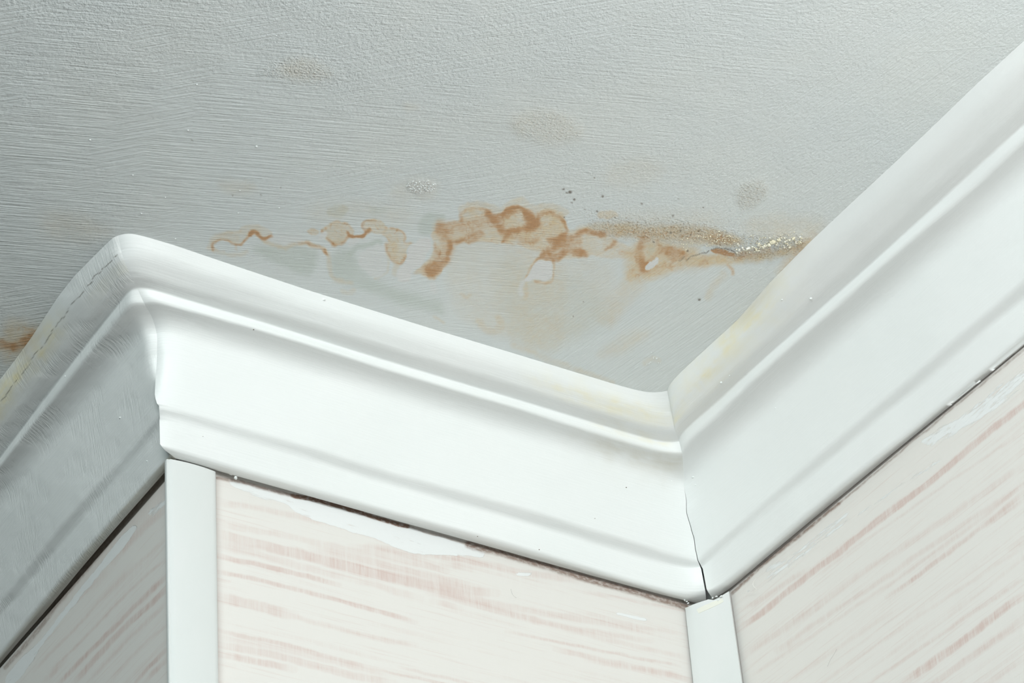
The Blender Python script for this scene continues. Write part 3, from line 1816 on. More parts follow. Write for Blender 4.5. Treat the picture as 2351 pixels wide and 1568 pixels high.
[294.1,-114.7,2.5],
[294.1,-113.7,1.9],
[298.3,-110.6,2.5],
[292.0,-113.7,2.5],
[291.9,-113.7,1.6],
[292.7,-109.0,1.9],
[292.4,-108.3,1.4],
[291.9,-106.2,2.2],
[304.4,-101.0,1.4],
[299.4,-111.2,1.8],
[291.3,-115.3,1.4]],
"CAM":{"f":6747.254327852386,"M":[[0.84846964,-0.52536331,-0.06397396],
[0.26549253,0.52707776,-0.80728109],
[0.45783512,0.66796888,0.5866895]],
"c":[-0.675987,-1.363189,-1.120443]},
"L":400.575,"ang":[0.007615988291887518,0.00791124097157358],
"GUARD":[[-6.79,-109.32],
[-4.27,-258.2],
[27.26,-107.49],
[28.25,-249.54]],
"GUARD2":[[384.82,0.0,-103.96],
[384.37,0.0,-163.44],
[400.58,-26.89,-105.92],
[400.58,-28.41,-174.1]]}
MM = 0.001
H = DATA['H']
L = DATA['L']

# ------------------------------------------------------------------ helpers
def link(name, me, mat=None, parent=None):
    o = bpy.data.objects.new(name, me); COL.objects.link(o)
    if mat: me.materials.append(mat)
    if parent: o.parent = parent
    return o

def tag(o, label=None, cat=None, group=None, kind=None):
    if label: o['label'] = label
    if cat: o['category'] = cat
    if group: o['group'] = group
    if kind: o['kind'] = kind
    return o

def _h(ix, iy, seed):
    n = (ix.astype(np.int64) * 374761393 + iy.astype(np.int64) * 668265263 + seed * 1274126177) & 0x7fffffff
    n = ((n ^ (n >> 13)) * 1103515245) & 0x7fffffff
    n = n ^ (n >> 16)
    return (n & 0xffff) / 65535.0

def vnoise(x, y, seed=0):
    ix = np.floor(x); iy = np.floor(y); fx = x - ix; fy = y - iy
    fx = fx * fx * (3 - 2 * fx); fy = fy * fy * (3 - 2 * fy)
    a = _h(ix, iy, seed); b = _h(ix + 1, iy, seed); c = _h(ix, iy + 1, seed); d = _h(ix + 1, iy + 1, seed)
    return (a + (b - a) * fx) * (1 - fy) + (c + (d - c) * fx) * fy - 0.5

def fbm(x, y, seed=0, octv=3):
    v = 0; am = 1.0
    for i in range(octv):
        v = v + am * vnoise(x * 2 ** i, y * 2 ** i, seed + i * 17); am *= 0.5
    return v

def sstep(e0, e1, x):
    t = np.clip((x - e0) / (e1 - e0), 0, 1)
    return t * t * (3 - 2 * t)

def seg_dist(px, py, pts, closed):
    best = np.full(px.shape, 1e9)
    n = len(pts)
    for i in range(n if closed else n - 1):
        ax, ay = pts[i]; bx, by = pts[(i + 1) % n]
        dx, dy = bx - ax, by - ay
        t = np.clip(((px - ax) * dx + (py - ay) * dy) / (dx * dx + dy * dy + 1e-9), 0, 1)
        best = np.minimum(best, np.hypot(px - ax - t * dx, py - ay - t * dy))
    return best

def inside(px, py, pts):
    c = np.zeros(px.shape, bool); n = len(pts)
    for i in range(n):
        ax, ay = pts[i]; bx, by = pts[(i + 1) % n]
        if ay == by: continue
        k = ((ay > py) != (by > py)) & (px < (bx - ax) * (py - ay) / (by - ay) + ax)
        c ^= k
    return c

def smooth_poly(pts, closed):
    # one round of corner cutting so hand-placed outlines turn soft
    for _ in range(2):
        out = [] if closed else [pts[0]]
        n = len(pts)
        for i in range(n if closed else n - 1):
            a = pts[i]; b = pts[(i + 1) % n]
            out.append((a[0] * .75 + b[0] * .25, a[1] * .75 + b[1] * .25)); out.append((a[0] * .25 + b[0] * .75, a[1] * .25 + b[1] * .75))
        if not closed: out.append(pts[-1])
        pts = out
    return pts

def masks(u, v, marks, J, chans, warp=1.0, seed=3, edge_chan=None, stretch=1.0):
    """u, v: plane coordinates in mm; J: mm -> metric in which mark widths are given; returns {channel: array}"""
    X = J[0][0] * u + J[0][1] * v; Y = J[1][0] * u + J[1][1] * v
    wx = warp * (7 * fbm(X / 42, Y / 42, seed) + 3.2 * fbm(X / 11, Y / 11, seed + 5, 2))
    wy = warp * (7 * fbm(X / 42, Y / 42, seed + 40) + 3.2 * fbm(X / 11, Y / 11, seed + 45, 2))
    XX = X + wx; YY = Y + wy
    out = {c: np.zeros(X.shape) for c in chans}
    flow = 0.75 + 0.5 * (0.5 + fbm(X / 16, Y / 16, seed + 80, 3))
    for ch, kind, pts, w, inten, soft in marks:
        P = [(J[0][0] * a + J[0][1] * b, J[1][0] * a + J[1][1] * b) for a, b in pts]
        P = smooth_poly(P, kind == 'poly')
        xs = [p[0] for p in P]; ys = [p[1] for p in P]
        pad = w + soft * 2 + 6
        k = (XX > min(xs) - pad) & (XX < max(xs) + pad) & (YY > min(ys) - pad) & (YY < max(ys) + pad)
        if not k.any(): continue
        qx, qy = XX[k], YY[k]
        if kind == 'poly':
            sd = seg_dist(qx, qy, P, True) * np.where(inside(qx, qy, P), 1, -1)
            m = sstep(-soft, soft, sd) * inten
            if edge_chan and ch == 'tan' and soft <= 5:
                e = np.exp(-((sd - 1) / 3.0) ** 2) * 0.30 * inten * flow[k]
                out[edge_chan][k] = 1 - (1 - out[edge_chan][k]) * (1 - e)
        else:
            dd = seg_dist(qx, qy, P, False)
            m = (1 - sstep(max(w / 2 - soft * .6, 0), w / 2 + soft * 1.3, dd)) * inten
            if ch == 'rust': m = np.clip(m * flow[k], 0, 1)
            if ch == 'pink':
                e0 = np.hypot(qx - P[0][0], qy - P[0][1]); e1 = np.hypot(qx - P[-1][0], qy - P[-1][1])
                m = m * (.25 + .75 * sstep(0, 45, np.minimum(e0, e1)))
        out[ch][k] = 1 - (1 - out[ch][k]) * (1 - m) if inten <= 1 else np.maximum(out[ch][k], m)
    if edge_chan:
        # drying water leaves nested tide lines inside the tan areas
        n = fbm(XX / 34, YY / 24, seed + 120, 3)
        tide = np.exp(-((n - .10) / .045) ** 2) * .42 + np.exp(-((n + .16) / .035) ** 2) * .30
        tm = tide * sstep(.30, .62, out['tan']) * flow
        out[edge_chan] = 1 - (1 - out[edge_chan]) * (1 - np.clip(tm, 0, 1))
        out['tan'] = np.clip(out['tan'] * (.72 + .55 * (.5 + fbm(XX / 26, YY / 26, seed + 200, 3))), 0, 1)
    return out

def grid_mesh(name, us, vs, to3d):
    nu, nv = len(us), len(vs)
    U, V = np.meshgrid(us, vs, indexing='ij')
    co = to3d(U, V).reshape(-1, 3)
    idx = np.arange(nu * nv).reshape(nu, nv)
    f = np.stack([idx[:-1, :-1], idx[1:, :-1], idx[1:, 1:], idx[:-1, 1:]], -1).reshape(-1, 4)
    me = bpy.data.meshes.new(name)
    me.vertices.add(len(co)); me.vertices.foreach_set('co', co.astype(np.float32).ravel())
    me.loops.add(f.size); me.loops.foreach_set('vertex_index', f.astype(np.int32).ravel())
    me.polygons.add(len(f)); me.polygons.foreach_set('loop_start', (np.arange(len(f)) * 4).astype(np.int32))
    me.polygons.foreach_set('loop_total', np.full(len(f), 4, np.int32))
    me.update(calc_edges=True); me.validate()
    me.polygons.foreach_set('use_smooth', np.ones(len(f), bool))
    return me, U.ravel(), V.ravel()

def put_attr(me, name, r, g, b, a=None):
    at = me.attributes.new(name, 'FLOAT_COLOR', 'POINT')
    arr = np.stack([r, g, b, np.ones_like(r) if a is None else a], 1).astype(np.float32)
    at.data.foreach_set('color', np.clip(arr, 0, 1).ravel())

# ------------------------------------------------------------------ node helper
class NT:
    def __init__(s, name):
        s.m = bpy.data.materials.new(name); s.m.use_nodes = True
        s.t = s.m.node_tree; s.t.nodes.clear()
        s.out = s.t.nodes.new('ShaderNodeOutputMaterial')
        s.b = s.t.nodes.new('ShaderNodeBsdfPrincipled')
        s.t.links.new(s.b.outputs[0], s.out.inputs[0])
    def n(s, typ, **kw):
        x = s.t.nodes.new(typ)
        for k, v in kw.items(): setattr(x, k, v)
        return x
    def l(s, a, b): s.t.links.new(a, b)
    def set(s, sock, v):
        if hasattr(v, 'is_output') or isinstance(v, bpy.types.NodeSocket): s.l(v, sock)
        else: sock.default_value = v
    def math(s, op, a, b=0.0, c=None, clamp=False):
        x = s.n('ShaderNodeMath', operation=op, use_clamp=clamp)
        s.set(x.inputs[0], a); s.set(x.inputs[1], b)
        if c is not None: s.set(x.inputs[2], c)
        return x.outputs[0]
    def mix(s, fac, a, b, mode='MIX'):
        x = s.n('ShaderNodeMix', data_type='RGBA', blend_type=mode)
        s.set(x.inputs[0], fac)
        for i, v in ((6, a), (7, b)):
            s.set(x.inputs[i], (*v, 1) if isinstance(v, tuple) and len(v) == 3 else v)
        return x.outputs[2]
    def attr(s, name):
        a = s.n('ShaderNodeAttribute', attribute_name=name)
        q = s.n('ShaderNodeSeparateColor'); s.l(a.outputs['Color'], q.inputs[0])
        return q.outputs[0], q.outputs[1], q.outputs[2]
    def coord(s, kind='Object', scale=(1, 1, 1), rotz=0.0, rot=None):
        c = s.n('ShaderNodeTexCoord')
        m0 = s.n('ShaderNodeMapping'); m0.vector_type = 'POINT'
        m0.inputs['Rotation'].default_value = rot or (0, 0, rotz)
        s.l(c.outputs[kind], m0.inputs[0])
        m1 = s.n('ShaderNodeVectorMath', operation='MULTIPLY'); m1.inputs[1].default_value = scale
        s.l(m0.outputs[0], m1.inputs[0])
        return m1.outputs[0]
    def noise(s, vec, scale=1.0, detail=3.0, rough=0.55, dist=0.0):
        x = s.n('ShaderNodeTexNoise'); x.inputs['Scale'].default_value = scale
        x.inputs['Detail'].default_value = detail; x.inputs['Roughness'].default_value = rough
        x.inputs['Distortion'].default_value = dist
        s.l(vec, x.inputs['Vector']); return x.outputs[0]
    def ramp(s, v, lo, hi, a=0.0, b=1.0):
        x = s.n('ShaderNodeMapRange', interpolation_type='SMOOTHSTEP')
        s.set(x.inputs[0], v); x.inputs[1].default_value = lo; x.inputs[2].default_value = hi
        x.inputs[3].default_value = a; x.inputs[4].default_value = b
        return x.outputs[0]
    def bump(s, hgt, strength=1.0, dist=0.001, normal=None):
        x = s.n('ShaderNodeBump'); x.inputs['Strength'].default_value = strength
        x.inputs['Distance'].default_value = dist; s.l(hgt, x.inputs['Height'])
        if normal is not None: s.l(normal, x.inputs['Normal'])
        return x.outputs[0]
    def done(s, col, rough=0.5, normal=None, spec=0.3):
        s.set(s.b.inputs['Base Color'], (*col, 1) if isinstance(col, tuple) and len(col) == 3 else col)
        s.set(s.b.inputs['Roughness'], rough)
        s.b.inputs['Specular IOR Level'].default_value = spec
        if normal is not None: s.l(normal, s.b.inputs['Normal'])
        return s.m

PAINT = (0.80, 0.835, 0.815)

def ceiling_material():
    t = NT('brushed ceiling paint')
    rust, tan, grey = t.attr('stain')
    pale, sand, crack = t.attr('relief')
    # base colour with faint cloudy variation
    cloud = t.noise(t.coord(scale=(9, 9, 9)), 1, 3)
    base = t.mix(t.ramp(cloud, .35, .7), (0.81, 0.86, 0.865), (0.83, 0.87, 0.86))
    fine = t.noise(t.coord(scale=(260, 260, 260)), 1, 3)
    fj = t.math('SUBTRACT', fine, 0.5)
    greyf = t.math('MULTIPLY', grey, t.ramp(t.noise(t.coord(scale=(60, 60, 60)), 1, 3), .25, .6, .7, 1.0))
    c = t.mix(t.math('MULTIPLY', greyf, 0.62), base, (0.56, 0.63, 0.56))
    c = t.mix(t.math('MULTIPLY', tan, t.ramp(fine, .3, .65, .72, 1.0)), c, (0.80, 0.65, 0.43))
    stk = t.noise(t.coord(scale=(30, 1100, 100), rotz=math.radians(20.1)), 1, 3, .65)
    rust = t.math('MULTIPLY', rust, t.ramp(stk, .30, .62, .80, 1.04), clamp=True)
    rj = t.math('ADD', rust, t.math('MULTIPLY', t.math('MULTIPLY', fj, rust), 0.6), clamp=True)
    rustcol = t.mix(t.ramp(rj, .2, .95), (0.77, 0.56, 0.34), (0.58, 0.31, 0.14))
    c = t.mix(t.ramp(rj, 0.0, 0.85, 0, .95), c, rustcol)
    c = t.mix(t.math('MULTIPLY', pale, 0.75), c, (0.88, 0.87, 0.86))
    # sandy grains: light and dark specks
    v = t.n('ShaderNodeTexVoronoi'); v.inputs['Scale'].default_value = 620
    t.l(t.coord(), v.inputs['Vector'])
    g2 = t.noise(t.coord(scale=(700, 700, 700)), 1, 2)
    c = t.mix(t.math('MULTIPLY', t.ramp(g2, .54, .66), t.math('MULTIPLY', sand, .8)), c, (0.90, 0.87, 0.78))
    c = t.mix(t.math('MULTIPLY', t.ramp(g2, .46, .34), t.math('MULTIPLY', sand, .60)), c, (0.45, 0.32, 0.18))
    c = t.mix(crack, c, (0.13, 0.085, 0.05))
    # relief: pebbly roller marks plus brush streaks in three directions
    peb = t.noise(t.coord(scale=(500, 380, 500)), 1, 3, .6)
    def streak(rot, s1, s2, dist=0.0):
        return t.noise(t.coord(scale=(s1, s2, 100), rotz=rot), 1, 3, .6, dist)
    st1 = streak(math.radians(20.1), 26, 620, .3)
    st2 = streak(math.radians(41.7), 20, 560, .3)
    st3 = streak(math.radians(79.8), 22, 520, .3)
    m1 = t.ramp(t.noise(t.coord(scale=(7, 11, 7)), 1, 2), .40, .58)
    m2 = t.ramp(t.noise(t.coord(scale=(9, 9, 9)), 1.3, 2), .46, .60)
    # strokes parallel to the right-hand moulding grow towards it
    sx = t.n('ShaderNodeSeparateXYZ'); tc = t.n('ShaderNodeTexCoord'); t.l(tc.outputs['Object'], sx.inputs[0])
    mr = t.ramp(sx.outputs[0], .15, .27)
    sA = t.math('ADD', t.math('MULTIPLY', st1, t.math('SUBTRACT', 1.0, m2)), t.math('MULTIPLY', st2, m2))
    sB = t.math('ADD', t.math('MULTIPLY', sA, t.math('SUBTRACT', 1.0, mr)), t.math('MULTIPLY', st3, mr))
    pm = t.ramp(sx.outputs[1], -.13, -.30, .15, .75)
    hgt = t.math('ADD', t.math('MULTIPLY', sB, t.math('SUBTRACT', 1.5, pm)), t.math('MULTIPLY', peb, t.math('ADD', pm, t.math('MULTIPLY', m1, .3))))
    # occasional long scratches
    sc = streak(math.radians(20.1 + 14), 5, 300, .2)
    hgt = t.math('ADD', hgt, t.math('MULTIPLY', t.ramp(sc, .66, .74), .25))
    n1 = t.bump(hgt, 0.55, 0.0016)
    n1 = t.bump(t.noise(t.coord(scale=(30, 30, 30)), 1, 3), 0.30, 0.003, n1)
    gr = t.math('MULTIPLY', t.math('MULTIPLY', g2, sand), 1.0)
    n1 = t.bump(gr, 1.0, 0.0022, n1)
    n1 = t.bump(t.math('MULTIPLY', pale, 1.0), 0.15, 0.0006, n1)
    return t.done(c, 0.52, n1, 0.35)

def trim_material(name, along=1.0, streaky=1.0, wrinkle=0.0):
    t = NT(name)
    yel, dirt_shade, crk = t.attr('stain')
    base = t.mix(t.ramp(t.noise(t.coord('UV', (10, 10, 10)), 1, 3), .35, .7), (0.805, 0.826, 0.82), (0.82, 0.835, 0.83))
    yn = t.noise(t.coord('UV', (28, 160, 50)), 1, 3)
    c = t.mix(t.math('MULTIPLY', yel, t.ramp(yn, .3, .65, .45, 1.0)), base, (0.84, 0.77, 0.52))
    c = t.mix(t.math('MULTIPLY', dirt_shade, t.ramp(yn, .3, .65, .6, 1.0)), c, (0.60, 0.56, 0.46))  # grime, plus shade of the underside painted into the colour
    c = t.mix(crk, c, (0.10, 0.08, 0.06))
    st = t.noise(t.coord('UV', (22 * along, 900, 50)), 1, 3, .6)
    pb = t.noise(t.coord('UV', (160, 240, 50)), 1, 3, .5)
    hgt = t.math('ADD', t.math('MULTIPLY', st, .5 * streaky), t.math('MULTIPLY', pb, .35))
    if wrinkle:
        wr = t.noise(t.coord('UV', (620, 70, 50), rotz=.35), 1, 3, .55, .6)
        wm = t.ramp(t.noise(t.coord('UV', (20, 30, 20)), 1, 2), .42, .62)
        hgt = t.math('ADD', hgt, t.math('MULTIPLY', t.math('MULTIPLY', wr, wm), wrinkle))
    n1 = t.bump(hgt, 0.22, 0.0010)
    n1 = t.bump(t.noise(t.coord('UV', (26, 60, 20)), 1, 2), 0.22, 0.002, n1)
    return t.done(c, 0.42, n1, 0.4)

def wall_material(name, rotz, tint=(1, 1, 1)):
    t = NT(name)
    pink, putty, brown = t.attr('paper')
    vec = lambda s: t.coord(scale=s, rotz=rotz)
    # printed stripes run level along the wall; woven hatch breaks them up
    hatch = t.noise(vec((900, 900, 60)), 1, 3, .7)
    dash = t.noise(vec((150, 150, 12)), 1, 2, .5)
    grain = t.noise(vec((12, 12, 620)), 1, 3, .6)
    grain2 = t.noise(vec((7, 7, 210)), 1, 3, .6)
    thr = t.math('ADD', t.math('MULTIPLY', t.math('SUBTRACT', hatch, .5), 1.5), t.math('MULTIPLY', t.math('SUBTRACT', dash, .5), 1.1))
    pk = t.math('MULTIPLY', pink, t.math('ADD', 0.75, thr), clamp=True)
    auto = t.math('MULTIPLY', t.ramp(grain2, .52, .68), t.math('ADD', 0.40, t.math('MULTIPLY', thr, .8)), clamp=True)
    auto2 = t.math('MULTIPLY', t.ramp(grain, .56, .70), .28)
    pk = t.math('ADD', pk, t.math('ADD', t.math('MULTIPLY', auto, .38), auto2), clamp=True)
    cream = (0.725 * tint[0], 0.70 * tint[1], 0.67 * tint[2])
    rose = (0.62 * tint[0], 0.50 * tint[1], 0.465 * tint[2])
    c = t.mix(pk, cream, rose)
    putn = t.noise(vec((60, 60, 420)), 1, 4, .65)
    pm = t.math('MULTIPLY', putty, 1.0)
    pm = t.ramp(t.math('ADD', pm, t.math('MULTIPLY', t.math('SUBTRACT', putn, .5), 2.4)), .36, .70)
    pm = t.math('MULTIPLY', pm, t.ramp(putty, .02, .2))
    c = t.mix(pm, c, (0.765, 0.775, 0.775))
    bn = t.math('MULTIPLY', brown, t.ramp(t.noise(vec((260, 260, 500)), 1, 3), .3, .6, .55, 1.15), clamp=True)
    c = t.mix(bn, c, (0.24, 0.155, 0.12))  # exposed brown edge, plus gap shadow painted into the wall colour
    n1 = t.bump(t.math('ADD', t.math('MULTIPLY', hatch, .5), t.math('MULTIPLY', grain, .4)), 0.18, 0.0006)
    n1 = t.bump(t.math('MULTIPLY', pm, t.math('ADD', .6, t.math('MULTIPLY', putn, .9))), .5, 0.0006, n1)
    return t.done(c, 0.62, n1, 0.25)

# ------------------------------------------------------------------ ceiling
def axis(parts):
    out = []
    for a, b, st in parts:
        n = max(1, int(round((b - a) / st)))
        out += list(np.linspace(a, b, n, endpoint=False))
    out.append(parts[-1][1])
    return np.array(out)

JC = [[3.1277, -1.9509], [1.0379, 2.0303]]
us = axis([(-2600, -1300, 325), (-1300, -300, 100), (-300, -105, 6), (-105, -60, 1.5), (-60, -40, 4), (-40, 345, 0.85), (345, 430, 5), (430, 520, 30)])
vs = axis([(-1500, -520, 70), (-520, -300, 5), (-300, -28, 0.95), (-28, 20, 6), (20, 115, 2.0), (115, 700, 60), (700, 2500, 300)])
me, U, V = grid_mesh('ceiling', us, vs, lambda a, b: np.stack([a * MM, b * MM, np.zeros_like(a)], -1))
me.flip_normals()
mk = masks(U, V, DATA['CEIL'], JC, ['rust', 'tan', 'grey', 'pale', 'sand', 'crack'], edge_chan='rust')
pl = np.clip(mk['pale'], 0, 1)
for c_ in ('rust', 'tan', 'grey'): mk[c_] = mk[c_] * (1 - pl)
X = JC[0][0] * U + JC[0][1] * V; Y = JC[1][0] * U + JC[1][1] * V
dot = np.zeros_like(U)
for x, y, r in DATA['SPECK']:
    a = JC[0][0] * x + JC[0][1] * y; b = JC[1][0] * x + JC[1][1] * y
    dd = np.hypot((X - a) * .8, Y - b)
    dot = np.maximum(dot, 1 - sstep(r * .5, r * 1.7, dd))
put_attr(me, 'stain', mk['rust'], mk['tan'], mk['grey'])
put_attr(me, 'relief', mk['pale'], mk['sand'], np.maximum(mk['crack'], dot * .85))
ceil_ob = link('ceiling', me, ceiling_material())
tag(ceil_ob, 'off-white brush-painted ceiling with a brown water stain along the corner', 'ceiling', kind='structure')

# ------------------------------------------------------------------ walls
WALLGAP = 4.0
aA, aC = DATA['ang']
def wall(name, marks, J, us, vs, to3d, mat, label, seed):
    me, U, V = grid_mesh(name, us, vs, to3d)
    mk = masks(U, V, marks, J, ['pink', 'putty', 'brown'], warp=.45, seed=seed)
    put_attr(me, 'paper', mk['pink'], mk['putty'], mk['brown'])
    o = link(name, me, mat)
    tag(o, label, 'wall', kind='structure')
    return o
zs = axis([(-2500, -340, 180), (-340, -280, 2), (-280, -96, 0.6), (-96, 0, 16)])
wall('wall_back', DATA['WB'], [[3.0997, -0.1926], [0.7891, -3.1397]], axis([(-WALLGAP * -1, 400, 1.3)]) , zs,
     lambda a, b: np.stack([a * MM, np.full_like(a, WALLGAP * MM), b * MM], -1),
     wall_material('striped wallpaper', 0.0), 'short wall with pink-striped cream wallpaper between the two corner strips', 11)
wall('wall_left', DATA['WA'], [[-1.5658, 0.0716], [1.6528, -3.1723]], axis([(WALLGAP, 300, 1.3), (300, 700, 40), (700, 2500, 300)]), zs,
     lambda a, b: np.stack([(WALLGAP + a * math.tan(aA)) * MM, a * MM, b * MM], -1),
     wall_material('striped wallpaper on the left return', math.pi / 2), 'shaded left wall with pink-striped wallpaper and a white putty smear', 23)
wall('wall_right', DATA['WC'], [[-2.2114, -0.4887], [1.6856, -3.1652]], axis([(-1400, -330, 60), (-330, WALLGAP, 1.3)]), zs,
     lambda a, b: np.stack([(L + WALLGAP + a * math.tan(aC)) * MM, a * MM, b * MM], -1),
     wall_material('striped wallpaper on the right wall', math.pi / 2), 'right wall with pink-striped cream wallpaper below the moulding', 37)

# ------------------------------------------------------------------ crown mouldings
NK = 9
def fine_profile():
    """list of (weights over knots 0..8 + extra belly knot) as functions: each entry (s, {knot: weight})"""
    # knots in order: 0, e(0.42), 1..8 ; e = extra knot on the upper bead
    seq = ['0', 'e', '1', '2', '3', '4', '5', '6', '7', '8']
    sval = {'0': 0, 'e': .4, '1': 1, '2': 2, '3': 3, '4': 4, '5': 5, '6': 6, '7': 7, '8': 8}
    rnd = {'e': (.45, .35), '1': (.20, .34), '2': (.13, .16), '3': (.40, .16), '4': (.62, .16), '5': (.035, .32), '6': (.32, .12), '7': (.10, .35)}
    out = [(0.0, {'0': 1.0})]
    for i in range(1, len(seq) - 1):
        k = seq[i]; p = seq[i - 1]; q = seq[i + 1]; ra, rb = rnd[k]
        for t in np.linspace(0, 1, 26 if k == 'e' else 8):
            wa = (1 - t) ** 2; wb = 2 * t * (1 - t); wc = t * t
            w = {p: wa * ra, k: wa * (1 - ra) + wb + wc * (1 - rb), q: wc * rb}
            s = sum(w[z] * sval[z] for z in w)
            out.append((s, w))
        # fill long straight runs
        if k in ('4', '5'):
            nxt = seq[i + 1]; ra2 = rnd[nxt][0]
            for t in np.linspace(rb, 1 - ra2, 12 if k == '4' else 4)[1:-1]:
                out.append((sval[k] + t * (sval[nxt] - sval[k]), {k: 1 - t, nxt: t}))
    out.append((8.0, {'8': 1.0}))
    return out
PROF = fine_profile()
def zval(w):
    hh = {'e': .57 * H[1]}
    return -sum(wt * (hh[k] if k in hh else H[int(k)]) for k, wt in w.items())

def mitre(tab, s):
    ss = [q[0] for q in tab]
    return np.interp(s, ss, [q[1] for q in tab]), np.interp(s, ss, [q[2] for q in tab])

def ridge(seg, k, t):
    T, Vv = DATA['RIDGE'][seg][k]
    v = np.interp(t, T, Vv)
    return v + np.maximum(t - T[-1], 0) * math.tan(aA) if seg == 'A' else v

def build_trim(name, seg, m0, m1, far, mat, stains, seed):
    nu = 190
    if seg == 'B': tn = (1 - np.cos(np.linspace(0, 1, nu) * math.pi)) / 2
    else: tn = np.concatenate([np.linspace(0, .55, 150) ** 1.35, np.linspace(.55, 1, 31)[1:] ]);
    if seg != 'B':
        tn = np.concatenate([(np.linspace(0, 1, 260 if seg == 'A' else 160) ** 1.5) * .5, np.linspace(.5, 1, 16)[1:]])
    nu = len(tn)
    ax = 0 if seg == 'B' else 1
    rows = []; uvs = []; smp = []
    arc = 0; prev = None
    for s, w in PROF:
        z = zval(w)
        x0, y0 = mitre(DATA[m0], s)
        a0 = x0 if ax == 0 else y0
        if m1:
            x1, y1 = mitre(DATA[m1], s); a1 = x1 if ax == 0 else y1
        else: a1 = far
        t = a0 + (a1 - a0) * tn
        def rr(k, t):
            if k == 'e': 
                return ridge(seg, 0, t) * .66 + ridge(seg, 1, t) * .34
            return ridge(seg, int(k), t)
        v = sum(wt * rr(k, t) for k, wt in w.items())
        # waviness of many coats of paint
        v = v + 0.35 * fbm(t / 38.0, np.full_like(t, s * 1.7), seed) * (1 if 0 < s < 7.6 else .3)
        other0 = y0 if ax == 0 else x0
        d0 = other0 - v[0]
        fo = (2.2 if seg == 'A' else 4.0) if m0 == 'OUT' else 8.0
        v = v + d0 * np.exp(-np.abs(t - a0) / fo)
        if m1:
            other1 = y1 if ax == 0 else x1
            d1 = other1 - v[-1]
            v = v + d1 * np.exp(-np.abs(t - a1) / 8.0)
        P = np.stack([t, v, np.full_like(t, z)], 1) if ax == 0 else np.stack([v, t, np.full_like(t, z)], 1)
        rows.append(P); smp.append(np.full(nu, s))
        dstep = 0 if prev is None else float(np.linalg.norm(P[nu // 2, :] - prev))
        arc += dstep; prev = P[nu // 2, :]
        uvs.append(np.stack([t, np.full_like(t, arc)], 1))
    nface = len(rows)
    # back of the moulding: up the wall side and along under the ceiling so that the piece is solid
    def backrow(dd, z):
        x0, y0 = (dd * (-1), -dd) if m0 == 'OUT' else (L - dd, -dd)
        a0 = x0 if ax == 0 else y0
        if m1: a1 = L - dd
        else: a1 = far
        t = a0 + (a1 - a0) * tn
        if seg == 'B': P = np.stack([t, np.full_like(t, -dd), np.full_like(t, z)], 1)
        elif seg == 'A': P = np.stack([-dd + t * math.tan(aA), t, np.full_like(t, z)], 1)
        else: P = np.stack([L - dd + t * math.tan(aC), t, np.full_like(t, z)], 1)
        return P
    rows.append(rows[-1] * np.array([1, 1, 1]) + np.array([0, 0, .4])); rows[-1][:, :2] = rows[-1][:, :2] * .5 + backrow(-.2, -H[8] + 1)[:, :2] * .5
    rows.append(backrow(-.4, -H[8] + 2)); rows.append(backrow(-.4, -1.0))
    top = rows[0].copy(); top[:, 2] = -0.0
    rows.append(top)
    for _ in range(4): uvs.append(uvs[-1]); smp.append(smp[-1])
    P = np.array(rows); nr = len(rows)
    # sink the first row a hair into the ceiling
    P[0, :, 2] = 0.0
    co = P.reshape(-1, 3) * MM
    idx = np.arange(nr * nu).reshape(nr, nu)
    f = np.stack([idx[:-1, :-1], idx[:-1, 1:], idx[1:, 1:], idx[1:, :-1]], -1).reshape(-1, 4)
    if seg in ('A',): f = f[:, ::-1]
    me = bpy.data.meshes.new(name)
    me.from_pydata(co.tolist(), [], f.tolist())
    me.update()
    me.polygons.foreach_set('use_smooth', np.ones(len(f), bool))
    uv = me.uv_layers.new(name='UVMap')
    UVa = (np.array(uvs).reshape(-1, 2) * MM)
    li = np.zeros(len(me.loops), np.int32); me.loops.foreach_get('vertex_index', li)
    uv.data.foreach_set('uv', UVa[li].astype(np.float32).ravel())
    Sx = np.array(smp).ravel(); Tx = UVa[:, 0] / MM
    st = stains(Tx, Sx)
    put_attr(me, 'stain', *st)
    return link(name, me, mat)

def st_B(t, s):
    n = 0.6 + fbm(t / 9, s * 3, 5)
    y = np.exp(-((s - .55 - (t - 230) * .002) / .38) ** 2) * sstep(205, 262, t) * sstep(360, 320, t) * .75 * n
    y += np.exp(-((s - 2.2) / .35) ** 2) * sstep(270, 300, t) * (1 - sstep(335, 350, t)) * .5 * n
    d = np.exp(-((s - 3.5) / .5) ** 2) * sstep(250, 310, t) * sstep(372, 350, t) * .55 * n
    d = d + np.exp(-((s - 1.6) / .4) ** 2) * sstep(255, 300, t) * sstep(345, 325, t) * .35 * n
    d = d + sstep(7.0, 7.7, s) * .16  # dim underside of the moulding, shade painted in
    return np.clip(y, 0, 1), np.clip(d, 0, 1), np.zeros_like(t)
def st_A(t, s):
    n = 0.65 + fbm(t / 8, s * 3, 6)
    y = np.exp(-((s - .35) / .35) ** 2) * sstep(-5, 45, t) * 1.0 * n
    y = y + np.exp(-((s - .75) / .12) ** 2) * sstep(-5, -35, t) * .55 * n
    line = np.exp(-((s - .40 - .015 * np.sin(t / 5.0) - .05 * fbm(t / 4, t * 0, 9)) / .013) ** 2) * sstep(-.25, .1, fbm(t / 3.0, t * 0, 12)) * .75
    d = sstep(6.9, 7.5, s) * .75 + np.exp(-((s - .1) / .3) ** 2) * np.exp(-((t - 52) / 22) ** 2) * .6  # painted shade on the underside, plus the stain beside the ceiling
    return np.clip(y, 0, 1), np.clip(d, 0, 1), np.clip(line, 0, 1)
